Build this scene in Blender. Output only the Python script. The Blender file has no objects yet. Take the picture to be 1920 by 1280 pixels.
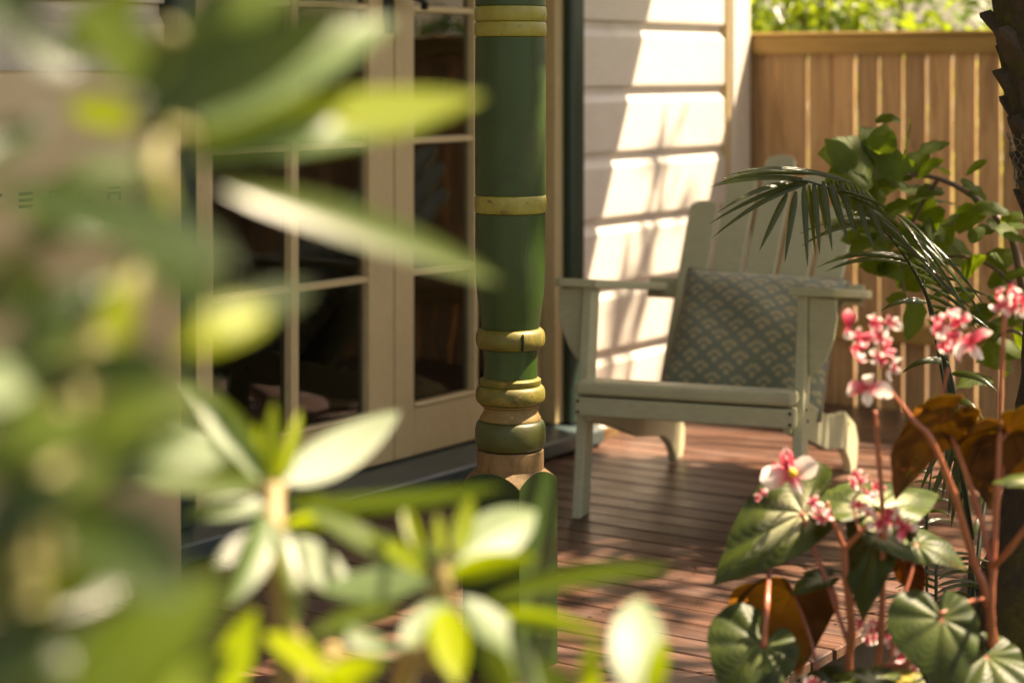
import bpy, bmesh, math, random
from mathutils import Vector, Matrix, Euler
random.seed(7)
sc = bpy.context.scene
col = sc.collection

# ------------------------------------------------------------------ camera, light, exposure
FPX = 3733.0; HZ = 130.0; CAMH = 1.096; CAMX = 3.17
TH = math.radians(34.5); CT, ST = math.cos(TH), math.sin(TH)
cam = bpy.data.cameras.new('camera'); co = bpy.data.objects.new('camera', cam); col.objects.link(co)
co.location = (CAMX, 0, CAMH); co.rotation_euler = (math.pi/2, 0, TH)
cam.sensor_width = 36; cam.lens = 36*FPX/1920; cam.shift_y = -(640-HZ)/1920
cam.clip_start = .05; cam.clip_end = 500
cam.dof.use_dof = True; cam.dof.focus_distance = 3.62; cam.dof.aperture_fstop = 2.8
sc.camera = co
SUN = Vector((.65, .76, 1.58)).normalized()
el = math.asin(SUN.z); rot = math.atan2(SUN.x, SUN.y)
w = bpy.data.worlds.new('World'); sc.world = w; w.use_nodes = True
nt = w.node_tree; sky = nt.nodes.new('ShaderNodeTexSky'); sky.sky_type = 'NISHITA'; sky.sun_disc = False
sky.sun_elevation = el; sky.sun_rotation = rot; sky.dust_density = 2.5; sky.air_density = 1.0
bg = nt.nodes['Background']; bg.inputs['Strength'].default_value = .066
nt.links.new(sky.outputs[0], bg.inputs[0])
sl = bpy.data.lights.new('sun', 'SUN'); sl.energy = 4.8; sl.angle = math.radians(.53); sl.color = (1, .95, .88)
so = bpy.data.objects.new('sun', sl); col.objects.link(so); so.rotation_euler = (-SUN).to_track_quat('-Z', 'Y').to_euler()
so.location = (6, 8, 12)
vs = sc.view_settings; vs.view_transform = 'Standard'; vs.look = 'None'; vs.gamma = 1; vs.use_curve_mapping = False
vs.exposure = 2.0
vs.use_white_balance = True; vs.white_balance_temperature = 9000; vs.white_balance_tint = 14

# ------------------------------------------------------------------ placement helpers
RV = Vector((CT, ST, 0)); FV = Vector((-ST, CT, 0)); UV_ = Vector((0, 0, 1))
CAMP = Vector((CAMX, 0, CAMH))
def P(px, py, d):
    return CAMP + RV*((px-960)/FPX*d) + FV*d - UV_*((py-HZ)/FPX*d)
def CN(r, u, t):                       # right, up, toward the camera
    return (RV*r + UV_*u - FV*t).normalized()
def SW(px, n=0.0):                     # distance along the wall seen at column px on plane x = n
    r = (px-960)/FPX; Y = (CAMX-n)/(ST-CT*r); return Y*(ST*r+CT)
def ZW(px, py, n=0.0):
    r = (px-960)/FPX; Y = (CAMX-n)/(ST-CT*r); return CAMH-(py-HZ)/FPX*Y

# ------------------------------------------------------------------ object helpers
def tag(o, label, cat, group=None):
    o['label'] = label; o['category'] = cat
    if group: o['group'] = group
    return o
def empty(name, loc=(0,0,0), rz=0, label=None, cat=None, group=None):
    o = bpy.data.objects.new(name, None); col.objects.link(o); o.location = loc; o.rotation_euler = (0,0,rz)
    o.empty_display_size = .05
    if label: tag(o, label, cat, group)
    return o
def link(name, me, mat=None, parent=None):
    if mat is not None and not me.materials:
        for m in (mat if isinstance(mat, (list, tuple)) else [mat]): me.materials.append(m)
    o = bpy.data.objects.new(name, me); col.objects.link(o)
    if parent: o.parent = parent
    return o
def bm_obj(name, bm, mat, parent=None, smooth=False):
    me = bpy.data.meshes.new(name); bmesh.ops.recalc_face_normals(bm, faces=bm.faces); bm.to_mesh(me); bm.free()
    if smooth: me.polygons.foreach_set('use_smooth', [True]*len(me.polygons))
    return link(name, me, mat, parent)
def box_bm(x0, x1, y0, y1, z0, z1, bev=0, bm=None, seg=1):
    b = bmesh.new()
    r = bmesh.ops.create_cube(b, size=1)
    for v in b.verts: v.co = Vector((x0+(v.co.x+.5)*(x1-x0), y0+(v.co.y+.5)*(y1-y0), z0+(v.co.z+.5)*(z1-z0)))
    if bev: bmesh.ops.bevel(b, geom=b.edges[:], offset=bev, segments=seg, affect='EDGES', profile=.5)
    if bm is None: return b
    me = bpy.data.meshes.new('t'); b.to_mesh(me); b.free(); bm.from_mesh(me); bpy.data.meshes.remove(me); return bm
def box(name, x0, x1, y0, y1, z0, z1, mat, parent=None, bev=.002, seg=1):
    return bm_obj(name, box_bm(x0, x1, y0, y1, z0, z1, bev, seg=seg), mat, parent)
def prism(name, pts, axis, a0, a1, mat, parent=None, bev=.002, tf=None):
    """polygon pts (2D) extruded along axis 'x','y' or 'z' from a0 to a1"""
    bm = bmesh.new()
    def mk(p, a): return {'x': (a, p[0], p[1]), 'y': (p[0], a, p[1]), 'z': (p[0], p[1], a)}[axis]
    A = [bm.verts.new(mk(p, a0)) for p in pts]; B = [bm.verts.new(mk(p, a1)) for p in pts]
    f0 = bm.faces.new(A); f1 = bm.faces.new(B[::-1]); n = len(pts)
    for i in range(n): bm.faces.new((A[i], A[(i+1) % n], B[(i+1) % n], B[i]))
    bmesh.ops.recalc_face_normals(bm, faces=bm.faces)
    if bev:
        ed = [e for e in bm.edges if any(f in (f0, f1) for f in e.link_faces)]
        bmesh.ops.bevel(bm, geom=ed, offset=bev, segments=1, affect='EDGES')
    if tf is not None: bmesh.ops.transform(bm, matrix=tf, verts=bm.verts)
    return bm_obj(name, bm, mat, parent)
def tube_bm(bm, pts, rads, ns=7, cap=True):
    pts = [Vector(p) for p in pts]; rings = []
    prev = None
    for i, p in enumerate(pts):
        t = (pts[min(i+1, len(pts)-1)]-pts[max(i-1, 0)]).normalized()
        a = prev if prev is not None else (Vector((1,0,0)) if abs(t.x) < .8 else Vector((0,1,0)))
        a = (a-t*a.dot(t)).normalized(); prev = a; b = t.cross(a)
        r = rads[i] if isinstance(rads, (list, tuple)) else rads
        rings.append([bm.verts.new(p+a*(r*math.cos(2*math.pi*k/ns))+b*(r*math.sin(2*math.pi*k/ns))) for k in range(ns)])
    for i in range(len(rings)-1):
        for k in range(ns): bm.faces.new((rings[i][k], rings[i][(k+1) % ns], rings[i+1][(k+1) % ns], rings[i+1][k]))
    if cap: bm.faces.new(rings[0][::-1]); bm.faces.new(rings[-1])
def smooth_path(pts, n=6):
    pts = [Vector(p) for p in pts]; out = []
    for i in range(len(pts)-1):
        p0, p1, p2, p3 = pts[max(i-1,0)], pts[i], pts[i+1], pts[min(i+2, len(pts)-1)]
        for k in range(n):
            t = k/n; out.append(.5*((2*p1)+(p2-p0)*t+(2*p0-5*p1+4*p2-p3)*t*t+(3*p1-p0-3*p2+p3)*t**3))
    out.append(pts[-1]); return out
def stem(name, pts, r0, r1, mat, parent, ns=7, n=5, lump=0):
    pp = smooth_path(pts, n) if len(pts) > 2 else [Vector(p) for p in pts]
    m = len(pp)-1; bm = bmesh.new()
    tube_bm(bm, pp, [(r0+(r1-r0)*i/m)*(1+lump*(math.sin(i*2.1)+(5 if i % n == 0 else 0))) for i in range(m+1)], ns)
    return bm_obj(name, bm, mat, parent, True)

# ------------------------------------------------------------------ material helpers
def nodes(name):
    m = bpy.data.materials.new(name); m.use_nodes = True; t = m.node_tree
    return m, t, t.nodes, t.links, t.nodes['Principled BSDF']
def ramp(t, fac, stops):
    r = t.nodes.new('ShaderNodeValToRGB'); e = r.color_ramp.elements
    while len(e) < len(stops): e.new(.5)
    for k, (p, c) in enumerate(stops):
        e[k].position = p; e[k].color = (c[0], c[1], c[2], 1) if not isinstance(c, float) else (c, c, c, 1)
    t.links.new(fac, r.inputs[0]); return r.outputs[0]
def noise(t, vec, scale, detail=4, rough=.55, dist=0):
    n = t.nodes.new('ShaderNodeTexNoise'); n.inputs['Scale'].default_value = scale; n.inputs['Detail'].default_value = detail
    n.inputs['Roughness'].default_value = rough; n.inputs['Distortion'].default_value = dist
    if vec: t.links.new(vec, n.inputs['Vector'])
    return n.outputs['Fac']
def coords(t, kind='Object', scale=(1,1,1), rnd=False):
    tc = t.nodes.new('ShaderNodeTexCoord'); mp = t.nodes.new('ShaderNodeMapping'); mp.inputs['Scale'].default_value = scale
    t.links.new(tc.outputs[kind], mp.inputs[0])
    if rnd:
        oi = t.nodes.new('ShaderNodeObjectInfo'); mu = t.nodes.new('ShaderNodeMath'); mu.operation = 'MULTIPLY'; mu.inputs[1].default_value = 37.
        t.links.new(oi.outputs['Random'], mu.inputs[0])
        cb = t.nodes.new('ShaderNodeCombineXYZ')
        for k in range(3): t.links.new(mu.outputs[0], cb.inputs[k])
        t.links.new(cb.outputs[0], mp.inputs['Location'])
    return mp.outputs[0]
def mixc(t, fac, a, b, mode='MIX'):
    m = t.nodes.new('ShaderNodeMix'); m.data_type = 'RGBA'; m.blend_type = mode
    for s, v in ((m.inputs[0], fac), (m.inputs[6], a), (m.inputs[7], b)):
        if isinstance(v, (int, float)): s.default_value = v
        elif isinstance(v, tuple): s.default_value = (v[0], v[1], v[2], 1)
        else: t.links.new(v, s)
    return m.outputs[2]
def math_(t, op, a, b=0., c=None):
    m = t.nodes.new('ShaderNodeMath'); m.operation = op
    for k, v in enumerate((a, b) if c is None else (a, b, c)):
        if isinstance(v, (int, float)): m.inputs[k].default_value = v
        else: t.links.new(v, m.inputs[k])
    return m.outputs[0]
def bump(t, h, s, dist=.01):
    b = t.nodes.new('ShaderNodeBump'); b.inputs['Strength'].default_value = s; b.inputs['Distance'].default_value = dist
    t.links.new(h, b.inputs['Height']); return b.outputs[0]

def paint(name, c, dirt=(.25,.18,.10), amount=.35, rough=.45, grain=(3,3,3), scale=9., wear=None, bmp=.25):
    """brushed oil paint on timber: slow tone drift, dirt blotches, optional chips down to wood"""
    m, t, N, L, b = nodes(name); v = coords(t, 'Object', (1,1,1), True); vg = coords(t, 'Object', grain, True)
    n1 = noise(t, v, scale, 6, .6); n2 = noise(t, vg, 14, 5, .6)
    c2 = tuple(x*.84 for x in c); cc = mixc(t, ramp(t, n2, [(.3, 0.), (.7, 1.)]), c2, c)
    cc = mixc(t, math_(t, 'MULTIPLY', ramp(t, n1, [(.52, 0.), (.78, 1.)]), amount), cc, dirt)
    if wear:
        n3 = noise(t, v, wear[1], 8, .7); cc = mixc(t, ramp(t, n3, [(wear[2], 0.), (wear[2]+.04, 1.)]), cc, wear[0])
    L.new(cc, b.inputs['Base Color'])
    L.new(ramp(t, n1, [(.3, rough-.08), (.75, rough+.15)]), b.inputs['Roughness'])
    L.new(bump(t, n2, bmp, .002), b.inputs['Normal']); return m
def wood(name, c1, c2, c3, grain, rough=(.35,.6), wave=5., var=.35, bmp=.35):
    m, t, N, L, b = nodes(name); v = coords(t, 'Object', grain, True)
    n1 = noise(t, v, wave, 8, .62, .6); n2 = noise(t, v, wave*6, 4, .6)
    vb = coords(t, 'Object', (1,1,1), True); n3 = noise(t, vb, 5, 5, .6)
    cc = ramp(t, n1, [(.28, c1), (.52, c2), (.78, c3)])
    cc = mixc(t, math_(t, 'MULTIPLY', n2, .5), cc, tuple(x*.45 for x in c1))
    oi = N.new('ShaderNodeObjectInfo')
    hv = N.new('ShaderNodeHueSaturation'); L.new(cc, hv.inputs['Color'])
    L.new(math_(t, 'MULTIPLY_ADD', oi.outputs['Random'], var, 1-var*.5), hv.inputs['Value'])
    cc = mixc(t, math_(t, 'MULTIPLY', ramp(t, n3, [(.5, 0.), (.75, 1.)]), .4), hv.outputs[0], tuple((x+.12)*.6 for x in c2))
    L.new(cc, b.inputs['Base Color']); L.new(ramp(t, n3, [(.3, rough[0]), (.7, rough[1])]), b.inputs['Roughness'])
    L.new(bump(t, n1, bmp, .002), b.inputs['Normal']); return m
def leafmat(name, c1, c2, trans=None, rough=.35, tf=.4, scale=8., vein=None, spec=.5, bp=.25):
    """leaf blade: colour drift, midrib, glossy cuticle, light passing through"""
    m, t, N, L, b = nodes(name)
    v = coords(t, 'UV', (1,1,1)); vo = coords(t, 'Object', (1,1,1), True)
    n1 = noise(t, vo, scale, 5); oi = N.new('ShaderNodeObjectInfo')
    f = math_(t, 'MULTIPLY_ADD', oi.outputs['Random'], .6, math_(t, 'SUBTRACT', n1, .3)); cc = mixc(t, f, c1, c2)
    sx = N.new('ShaderNodeSeparateXYZ'); L.new(v, sx.inputs[0])
    ax = math_(t, 'ABSOLUTE', math_(t, 'SUBTRACT', sx.outputs[0], .5))
    side = math_(t, 'ABSOLUTE', math_(t, 'SINE', math_(t, 'MULTIPLY', math_(t, 'SUBTRACT', sx.outputs[1], math_(t, 'MULTIPLY', ax, .35)), 34.)))
    vm = math_(t, 'MAXIMUM', ramp(t, ax, [(.0, 1.), (.045, 0.)]), math_(t, 'MULTIPLY', ramp(t, side, [(.0, 1.), (.16, 0.)]), .5))
    cc = mixc(t, vm, cc, vein or tuple(min(1, x*1.8+.02) for x in c2))
    L.new(cc, b.inputs['Base Color']); b.inputs['Roughness'].default_value = rough; b.inputs['Specular IOR Level'].default_value = spec
    L.new(bump(t, side, bp, .002), b.inputs['Normal'])
    tr = N.new('ShaderNodeBsdfTranslucent'); tc = trans or tuple(min(1, x*2.2) for x in c2)
    L.new(mixc(t, .35, (tc[0], tc[1], tc[2]), cc), tr.inputs[0])
    ms = N.new('ShaderNodeMixShader'); ms.inputs[0].default_value = tf
    L.new(b.outputs[0], ms.inputs[1]); L.new(tr.outputs[0], ms.inputs[2]); L.new(ms.outputs[0], N['Material Output'].inputs[0]); return m
def simple(name, c, rough=.5, metal=0, scale=20, var=.3, bmp=.2):
    m, t, N, L, b = nodes(name); v = coords(t, 'Object', (1,1,1), True); n = noise(t, v, scale, 6, .6)
    L.new(mixc(t, n, tuple(x*(1-var) for x in c), tuple(min(1, x*(1+var)) for x in c)), b.inputs['Base Color'])
    b.inputs['Roughness'].default_value = rough; b.inputs['Metallic'].default_value = metal
    L.new(bump(t, n, bmp, .002), b.inputs['Normal']); return m

M = {}
M['deck'] = wood('deck_timber', (.056,.026,.017), (.125,.060,.040), (.205,.112,.076), (1.2,14,14), (.26,.46), 4, .5)
M['fence'] = wood('fence_timber', (.24,.125,.055), (.56,.34,.165), (.68,.46,.26), (16,16,1.2), (.6,.8), 3, .6)
M['rail'] = wood('rail_timber', (.34,.20,.055), (.48,.29,.085), (.56,.36,.13), (1.4,16,16), (.6,.8), 3, .2)
M['bare'] = wood('bare_timber', (.11,.06,.022), (.24,.14,.05), (.36,.225,.10), (14,14,6), (.6,.85), 5, .1)
M['chair'] = paint('sage_chair_paint', (.50,.49,.315), (.24,.2,.12), .3, .42, (3,3,9), 7, ((.25,.17,.1), 34, .68))
M['board'] = paint('weatherboard_paint', (.77,.70,.61), (.45,.36,.26), .4, .45, (20,1.5,20), 5)
M['cream'] = paint('cream_door_paint', (.62,.475,.255), (.32,.24,.14), .3, .42, (4,12,2), 6, ((.22,.15,.09), 22, .77))
M['trim'] = paint('dark_green_trim', (.022,.05,.035), (.07,.06,.04), .3, .35, (4,4,4), 9)
M['sill'] = paint('slate_sill_paint', (.05,.075,.075), (.12,.11,.09), .4, .35, (9,2,9), 8, ((.2,.17,.13), 18, .74))
M['green'] = paint('post_green_paint', (.026,.060,.009), (.020,.020,.004), .9, .38, (16,16,1.5), 9, ((.12,.075,.035), 18, .69))
M['lime'] = paint('post_yellow_paint', (.33,.29,.055), (.10,.07,.012), .95, .4, (6,6,6), 16, ((.16,.09,.03), 34, .60))
M['limed'] = paint('weathered_ring_paint', (.15,.13,.02), (.06,.035,.008), 1., .5, (6,6,6), 26, ((.21,.15,.03), 40, .55))
M['olive'] = paint('post_olive_paint', (.062,.070,.013), (.045,.028,.008), .9, .4, (6,6,6), 18, ((.20,.11,.04), 30, .72))
M['rust'] = paint('worn_cove_paint', (.24,.15,.045), (.10,.075,.015), .9, .6, (6,6,6), 16, ((.36,.23,.11), 26, .6))
M['room'] = simple('room_wall', (.34,.24,.17), .8, 0, 3)
M['room_floor'] = simple('room_floor_timber', (.20,.13,.085), .35)
M['black'] = simple('black_iron', (.012,.013,.013), .4, .3)
M['white'] = simple('roof_lining', (.62,.57,.48), .6, 0, 6, .1)
M['iron'] = simple('roof_iron', (.32,.34,.33), .45, .6)
M['soil'] = simple('mulch', (.045,.032,.022), .95, 0, 30, .7, 1.)
M['bark'] = simple('bark', (.09,.065,.045), .9, 0, 24, .6, 1.)
M['twig'] = simple('young_twig', (.27,.20,.08), .55, 0, 40, .35)
M['twigd'] = simple('green_twig', (.13,.12,.03), .6, 0, 40, .35)
M['stemred'] = simple('begonia_stem', (.33,.10,.05), .35, 0, 45, .55)
M['dstem'] = simple('dark_green_stem', (.018,.028,.014), .35, 0, 30, .3)
M['bstem'] = simple('shrub_stem', (.12,.07,.045), .6, 0, 30, .4)
M['battery'] = simple('battery_enamel', (.58,.45,.26), .3, 0, 2, .03, .02)
M['ink'] = simple('grey_lettering', (.10,.10,.095), .4, 0, 10, .05)
M['salmon'] = simple('salmon_cloth', (.65,.20,.12), .8, 0, 30, .2)
def glassmat():
    m, t, N, L, b = nodes('window_glass'); N.remove(b)
    tr = N.new('ShaderNodeBsdfTransparent'); tr.inputs[0].default_value = (.9,.93,.9,1)
    gl = N.new('ShaderNodeBsdfGlossy'); gl.inputs['Roughness'].default_value = .012
    v = coords(t, 'Object', (1,1,1)); L.new(bump(t, noise(t, v, 3.5, 2), .05, .02), gl.inputs['Normal'])
    fr = N.new('ShaderNodeFresnel'); fr.inputs[0].default_value = 1.6
    ms = N.new('ShaderNodeMixShader'); L.new(math_(t, 'MULTIPLY_ADD', fr.outputs[0], 1.25, .03), ms.inputs[0])
    L.new(tr.outputs[0], ms.inputs[1]); L.new(gl.outputs[0], ms.inputs[2]); L.new(ms.outputs[0], N['Material Output'].inputs[0]); return m
M['glass'] = glassmat()

# ------------------------------------------------------------------ leaf meshes
def blade_mesh(name, prof, nu=9, nv=4, bend=.3, fold=.15, curl=0., wav=0., mat=None):
    """unit leaf: base at origin, tip along +y, half width 0.5 along x"""
    V, F, U = [], [], []
    a = 0; y = z = 0.; ys = [(0., 0.)]
    for i in range(nu):
        a = bend*((i+.5)/nu-.5); y += math.cos(a)/nu; z -= math.sin(a)/nu*1.0; ys.append((y, z))
    sy = 1/ys[-1][0]; zt = ys[-1][1]
    for i, (yy, zz) in enumerate(ys):
        t = i/nu; hw = prof(t)*.5
        for j in range(nv+1):
            s = j/nv*2-1
            V.append((s*hw*(1-.1*abs(s)*fold), yy*sy, zz-zt*t+fold*abs(s)*hw - curl*s*s*hw + wav*math.sin(t*17+s*2)*abs(s)*.03))
            U.append((j/nv, t))
    for i in range(nu):
        for j in range(nv):
            k = i*(nv+1)+j; F.append((k, k+1, k+nv+2, k+nv+1))
    me = bpy.data.meshes.new(name); me.from_pydata(V, [], F); uv = me.uv_layers.new(name='UVMap')
    for p in me.polygons:
        p.use_smooth = True
        for li in p.loop_indices: uv.data[li].uv = U[me.loops[li].vertex_index]
    if mat: me.materials.append(mat)
    return me
def p_rhodo(t): return max(.02, math.sin(math.pi*min(1, t**.85*1.0))**.72) if 0 < t < 1 else .03
def p_ovate(t): return max(.02, math.sin(math.pi*t**.72)**.8*(1+.05*math.sin(t*60))) if 0 < t < 1 else .02
def place(o, B, T, width, nrm, lenscale=1.):
    y = (T-B); L = y.length; y = y/L; z = (nrm-y*nrm.dot(y)).normalized(); x = y.cross(z)
    m = Matrix((x*width, y*L*lenscale, z*((width+L)*.5))).transposed().to_4x4(); m.translation = B
    return m
def abs_loc(o):
    v = Vector((0,0,0))
    while o is not None: v = v + Vector(o.location); o = o.parent
    return v
def put(o, parent, m=None):
    """keep world-space geometry (or matrix m) under a parent that is only translated"""
    off = abs_loc(parent); o.parent = parent
    o.matrix_basis = Matrix.Translation(-off) @ (m if m is not None else Matrix.Identity(4)); return o
def wstem(pts, r0, r1, mat, parent, name='stem', ns=7, n=5, lump=0):
    return put(stem(name, pts, r0, r1, mat, None, ns, n, lump), parent)
def leaf(me, B, T, width, nrm, parent, name='leaf', lenscale=1.):
    return put(link(name, me), parent, place(None, B, T, width, nrm, lenscale))

# ------------------------------------------------------------------ ground
GZ = -.34
def ground():
    bm = bmesh.new(); n = 60; ext = 120.
    def g(i): s = i/n*2-1; return (abs(s)**3*(1 if s > 0 else -1))*ext
    vs_ = [[bm.verts.new((g(i)+2, g(j)+3, GZ+.03*math.sin(g(i)*3.1)*math.sin(g(j)*2.3))) for j in range(n+1)] for i in range(n+1)]
    for i in range(n):
        for j in range(n): bm.faces.new((vs_[i][j], vs_[i+1][j], vs_[i+1][j+1], vs_[i][j+1]))
    o = bm_obj('ground', bm, M['soil'], None, True); o['kind'] = 'structure'
    o['label'] = 'dark mulch garden bed beside the deck'
    m, t, N, L, b = nodes('garden_floor'); v = coords(t, 'Object')
    n1 = noise(t, v, 1.2, 6); n2 = noise(t, v, 40, 6, .7)
    c = mixc(t, n2, (.02,.014,.01), (.11,.075,.045)); gr = mixc(t, n2, (.02,.035,.01), (.10,.13,.04))
    L.new(mixc(t, ramp(t, n1, [(.45, 0.), (.6, 1.)]), c, gr), b.inputs['Base Color']); b.inputs['Roughness'].default_value = .95
    L.new(bump(t, n2, .8, .03), b.inputs['Normal']); o.data.materials.clear(); o.data.materials.append(m)
ground()

# ------------------------------------------------------------------ deck
DX = 1.54
def deck():
    d = empty('deck', (0,0,0)); d['kind'] = 'structure'
    me = None; pitch = .0905; y = -.4
    bm = box_bm(0, DX, -.0428, .0428, -.022, 0, .0028); bmesh.ops.recalc_face_normals(bm, faces=bm.faces)
    for sx_ in (.12, .58, 1.04, 1.47):
        for sy_ in (-.026, .026):
            f_ = bm.faces.new([bm.verts.new((sx_+.0036*math.cos(a_*math.pi/4), sy_+.0036*math.sin(a_*math.pi/4), .0006)) for a_ in range(8)]); f_.material_index = 1
    me = bpy.data.meshes.new('plank'); bm.to_mesh(me); bm.free(); me.materials.append(M['deck']); me.materials.append(M['black'])
    k = 0
    while y < 5.95:
        o = link('plank', me, None, d); o.location = (random.uniform(-.004, .004), y, random.uniform(-.0012, .0006))
        o.rotation_euler = (random.uniform(-.003, .003), 0, random.uniform(-.0012, .0012)); y += pitch; k += 1
    for x in (.12, .58, 1.04, 1.47): box('joist', x-.022, x+.022, -.4, 5.96, -.14, -.023, M['bark'], d)
    for x in (.3, 1.3):
        for y in (.2, 1.6, 3.0, 4.4, 5.7): box('stump', x-.05, x+.05, y-.05, y+.05, GZ-.1, -.141, M['bark'], d)
deck()

# ------------------------------------------------------------------ house
CORN = 5.86; S0 = SW(346); S1 = SW(1030)
def house():
    h = empty('weatherboard_house', (0,0,0), 0, 'cream weatherboard house wall with glazed double doors along the deck', 'house')
    # wall core behind the boards, with an opening for the doors
    box('wall', -.12, -.016, -3.0, S0-.012, GZ, 2.9, M['room'], h); box('wall', -.12, -.016, S1+.05, 6.02, GZ, 2.9, M['room'], h)
    box('wall', -.12, -.016, S0-.012, S1+.05, 2.12, 2.9, M['room'], h); box('wall', -.12, -.016, S0-.012, S1+.05, GZ, .0, M['room'], h)
    # chamfer boards
    pitch = .197; z0 = .65-.197*5
    def boards(ya, yb, zmin, zmax, k0=0):
        k = 0; z = z0
        while z < zmax:
            if z+pitch > zmin:
                a = max(z, zmin); pts = [(-.016, a), (.020, a+.001), (.021, a+.008), (.021, z+pitch-.048), (.018, z+pitch-.044), (.0045, z+pitch-.022), (.004, z+pitch-.0005), (-.016, z+pitch-.0005)]
                if zmax-.02 > a: prism('weatherboard', pts, 'y', ya+random.uniform(0,.0015), yb, M['board'], h, 0)
            z += pitch
    boards(-3.0, S0-.085, .0, 2.75); boards(S1+.125, CORN-.012, .0, 2.75); boards(S0-.085, S1+.125, 2.2, 2.75)
    box('corner_board', -.016, .038, CORN-.01, CORN+.115, -.02, 2.75, M['board'], h, .004)
    box('corner_stop', -.016, .030, CORN-.032, CORN-.0125, .0, 2.75, M['cream'], h, .003)
    # architraves and frame
    for a, b_ in ((S0-.083, S0-.006), (S1+.048, S1+.122)):
        prism('architrave', [(-.018, a), (.042, a), (.048, a+.012), (.048, b_-.012), (.042, b_), (-.018, b_)], 'z', .07, 2.19, M['trim'], h, .002)
    box('architrave', -.018, .047, S0-.083, S1+.122, 2.192, 2.27, M['trim'], h, .003)
    box('door_jamb', -.13, .012, S0-.004, S0+.022, .072, 2.188, M['trim'], h); box('door_jamb', -.13, .018, S1+.004, S1+.046, .072, 2.188, M['cream'], h)
    box('door_head', -.13, .012, S0+.0225, S1+.0035, 2.11, 2.188, M['cream'], h)
    prism('door_sill', [(-.13, .0685), (-.0, .0685), (.098, .052), (.104, .046), (.104, .012), (.085, .0), (-.13, .0)], 'y', S0-.12, S1+.135, M['sill'], h, .003)
    box('plinth_board', .0215, .04, S1+.14, CORN-.035, -.02, .025, M['bare'], h)
    # double doors
    N0 = -.03
    def door(px, hw, s_end, hinge):
        """px: columns in the picture of stile | pane | muntin | pane | stile"""
        s = px; d = empty('door', (0,0,0)); d.parent = h; d['label'] = hw
        zb, zt = .0735, 2.10; zr = .206; rows = [zr+.35*k for k in range(6)]
        for a, b_ in ((s[0], s[1]), (s[4], s[5])): box('stile', N0-.042, N0, a, b_, zb, zt, M['cream'], d, .0025)
        box('bottom_rail', N0-.042, N0-.0004, s[1]+.0002, s[4]-.0002, zb, zr-.006, M['cream'], d, .0025)
        box('top_rail', N0-.042, N0-.0004, s[1]+.0002, s[4]-.0002, rows[5]+.02, zt, M['cream'], d, .0025)
        box('sloped_bead', N0-.042, N0+.004, s[1]+.0004, s[4]-.0004, zr-.006, zr+.004, M['cream'], d, .003)
        prism('muntin', [(N0-.03, s[2]), (N0-.002, s[2]+.004), (N0-.002, s[3]-.004), (N0-.03, s[3])], 'z', zr+.005, rows[5]+.019, M['cream'], d, 0)
        for z in rows[1:5]:
            for a, b_ in ((s[1]+.0003, s[2]+.001), (s[3]-.001, s[4]-.0003)):
                prism('muntin', [(N0-.03, z-.011), (N0-.0035, z-.007), (N0-.0035, z+.007), (N0-.03, z+.011)], 'y', a, b_, M['cream'], d, 0)
        for k in range(5):
            for a, b_ in ((s[1], s[2]), (s[3], s[4])):
                zc = (rows[k]+rows[k+1])/2; bm = box_bm(-.0015, .0015, a-zc*0-(a+b_)/2, b_-(a+b_)/2, -.165, .165)
                p = bm_obj('pane', bm, M['glass'], d); p.location = (N0-.022, (a+b_)/2, zc); p.rotation_euler = (0, random.uniform(-.004, .004), random.uniform(-.006, .006))
        return d
    q = [SW(x, N0) for x in (355, 400, 545, 563, 692, 739)]
    d1 = door(q, 'left leaf of the glazed double doors', 0, 0)
    r0 = SW(741, N0); r1 = SW(777, N0); r2 = SW(889, N0); r3 = r2+.024; r5 = S1+.0; r4 = r5-.075
    d2 = door([r0, r1, r2, r3, r4, r5], 'right leaf of the glazed double doors', 0, 0)
    # handle
    sh = SW(727, N0); z0_ = ZW(727, 62, N0)
    prism('handle_plate', [(sh-.016, z0_), (sh+.016, z0_), (sh+.020, z0_+.04), (sh+.020, z0_+.2), (sh-.020, z0_+.2), (sh-.020, z0_+.04)], 'x', N0, N0+.006, M['black'], d1, .002)
    bm = bmesh.new(); tube_bm(bm, smooth_path([(N0, sh+.0, z0_+.10), (N0+.03, sh, z0_+.10), (N0+.05, sh+.03, z0_+.098), (N0+.05, sh+.085, z0_+.085), (N0+.045, sh+.10, z0_+.065)], 5), .010, 8)
    bm_obj('handle_lever', bm, M['black'], d1, True)
    # room inside
    bm = bmesh.new()
    for q_ in ([(-4, 1.6, 0), (-.13, 1.6, 0), (-.13, 5.6, 0), (-4, 5.6, 0)],): bm.faces.new([bm.verts.new(p) for p in q_])
    bm_obj('room_floor', bm, M['room_floor'], h)
    box('room_wall', -4.1, -4, 1.5, 5.7, 0, 2.7, M['room'], h); box('room_wall', -4, -.122, 1.5, 1.6, 0, 2.7, M['room'], h)
    box('room_wall', -4, -.122, 5.6, 5.7, 0, 2.7, M['room'], h); box('room_ceiling', -4.1, -.122, 1.5, 5.7, 2.7, 2.8, M['room'], h)
    box('skirting', -3.98, -3.96, 1.62, 5.58, .001, .14, M['cream'], h)
    return h
house()
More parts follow.
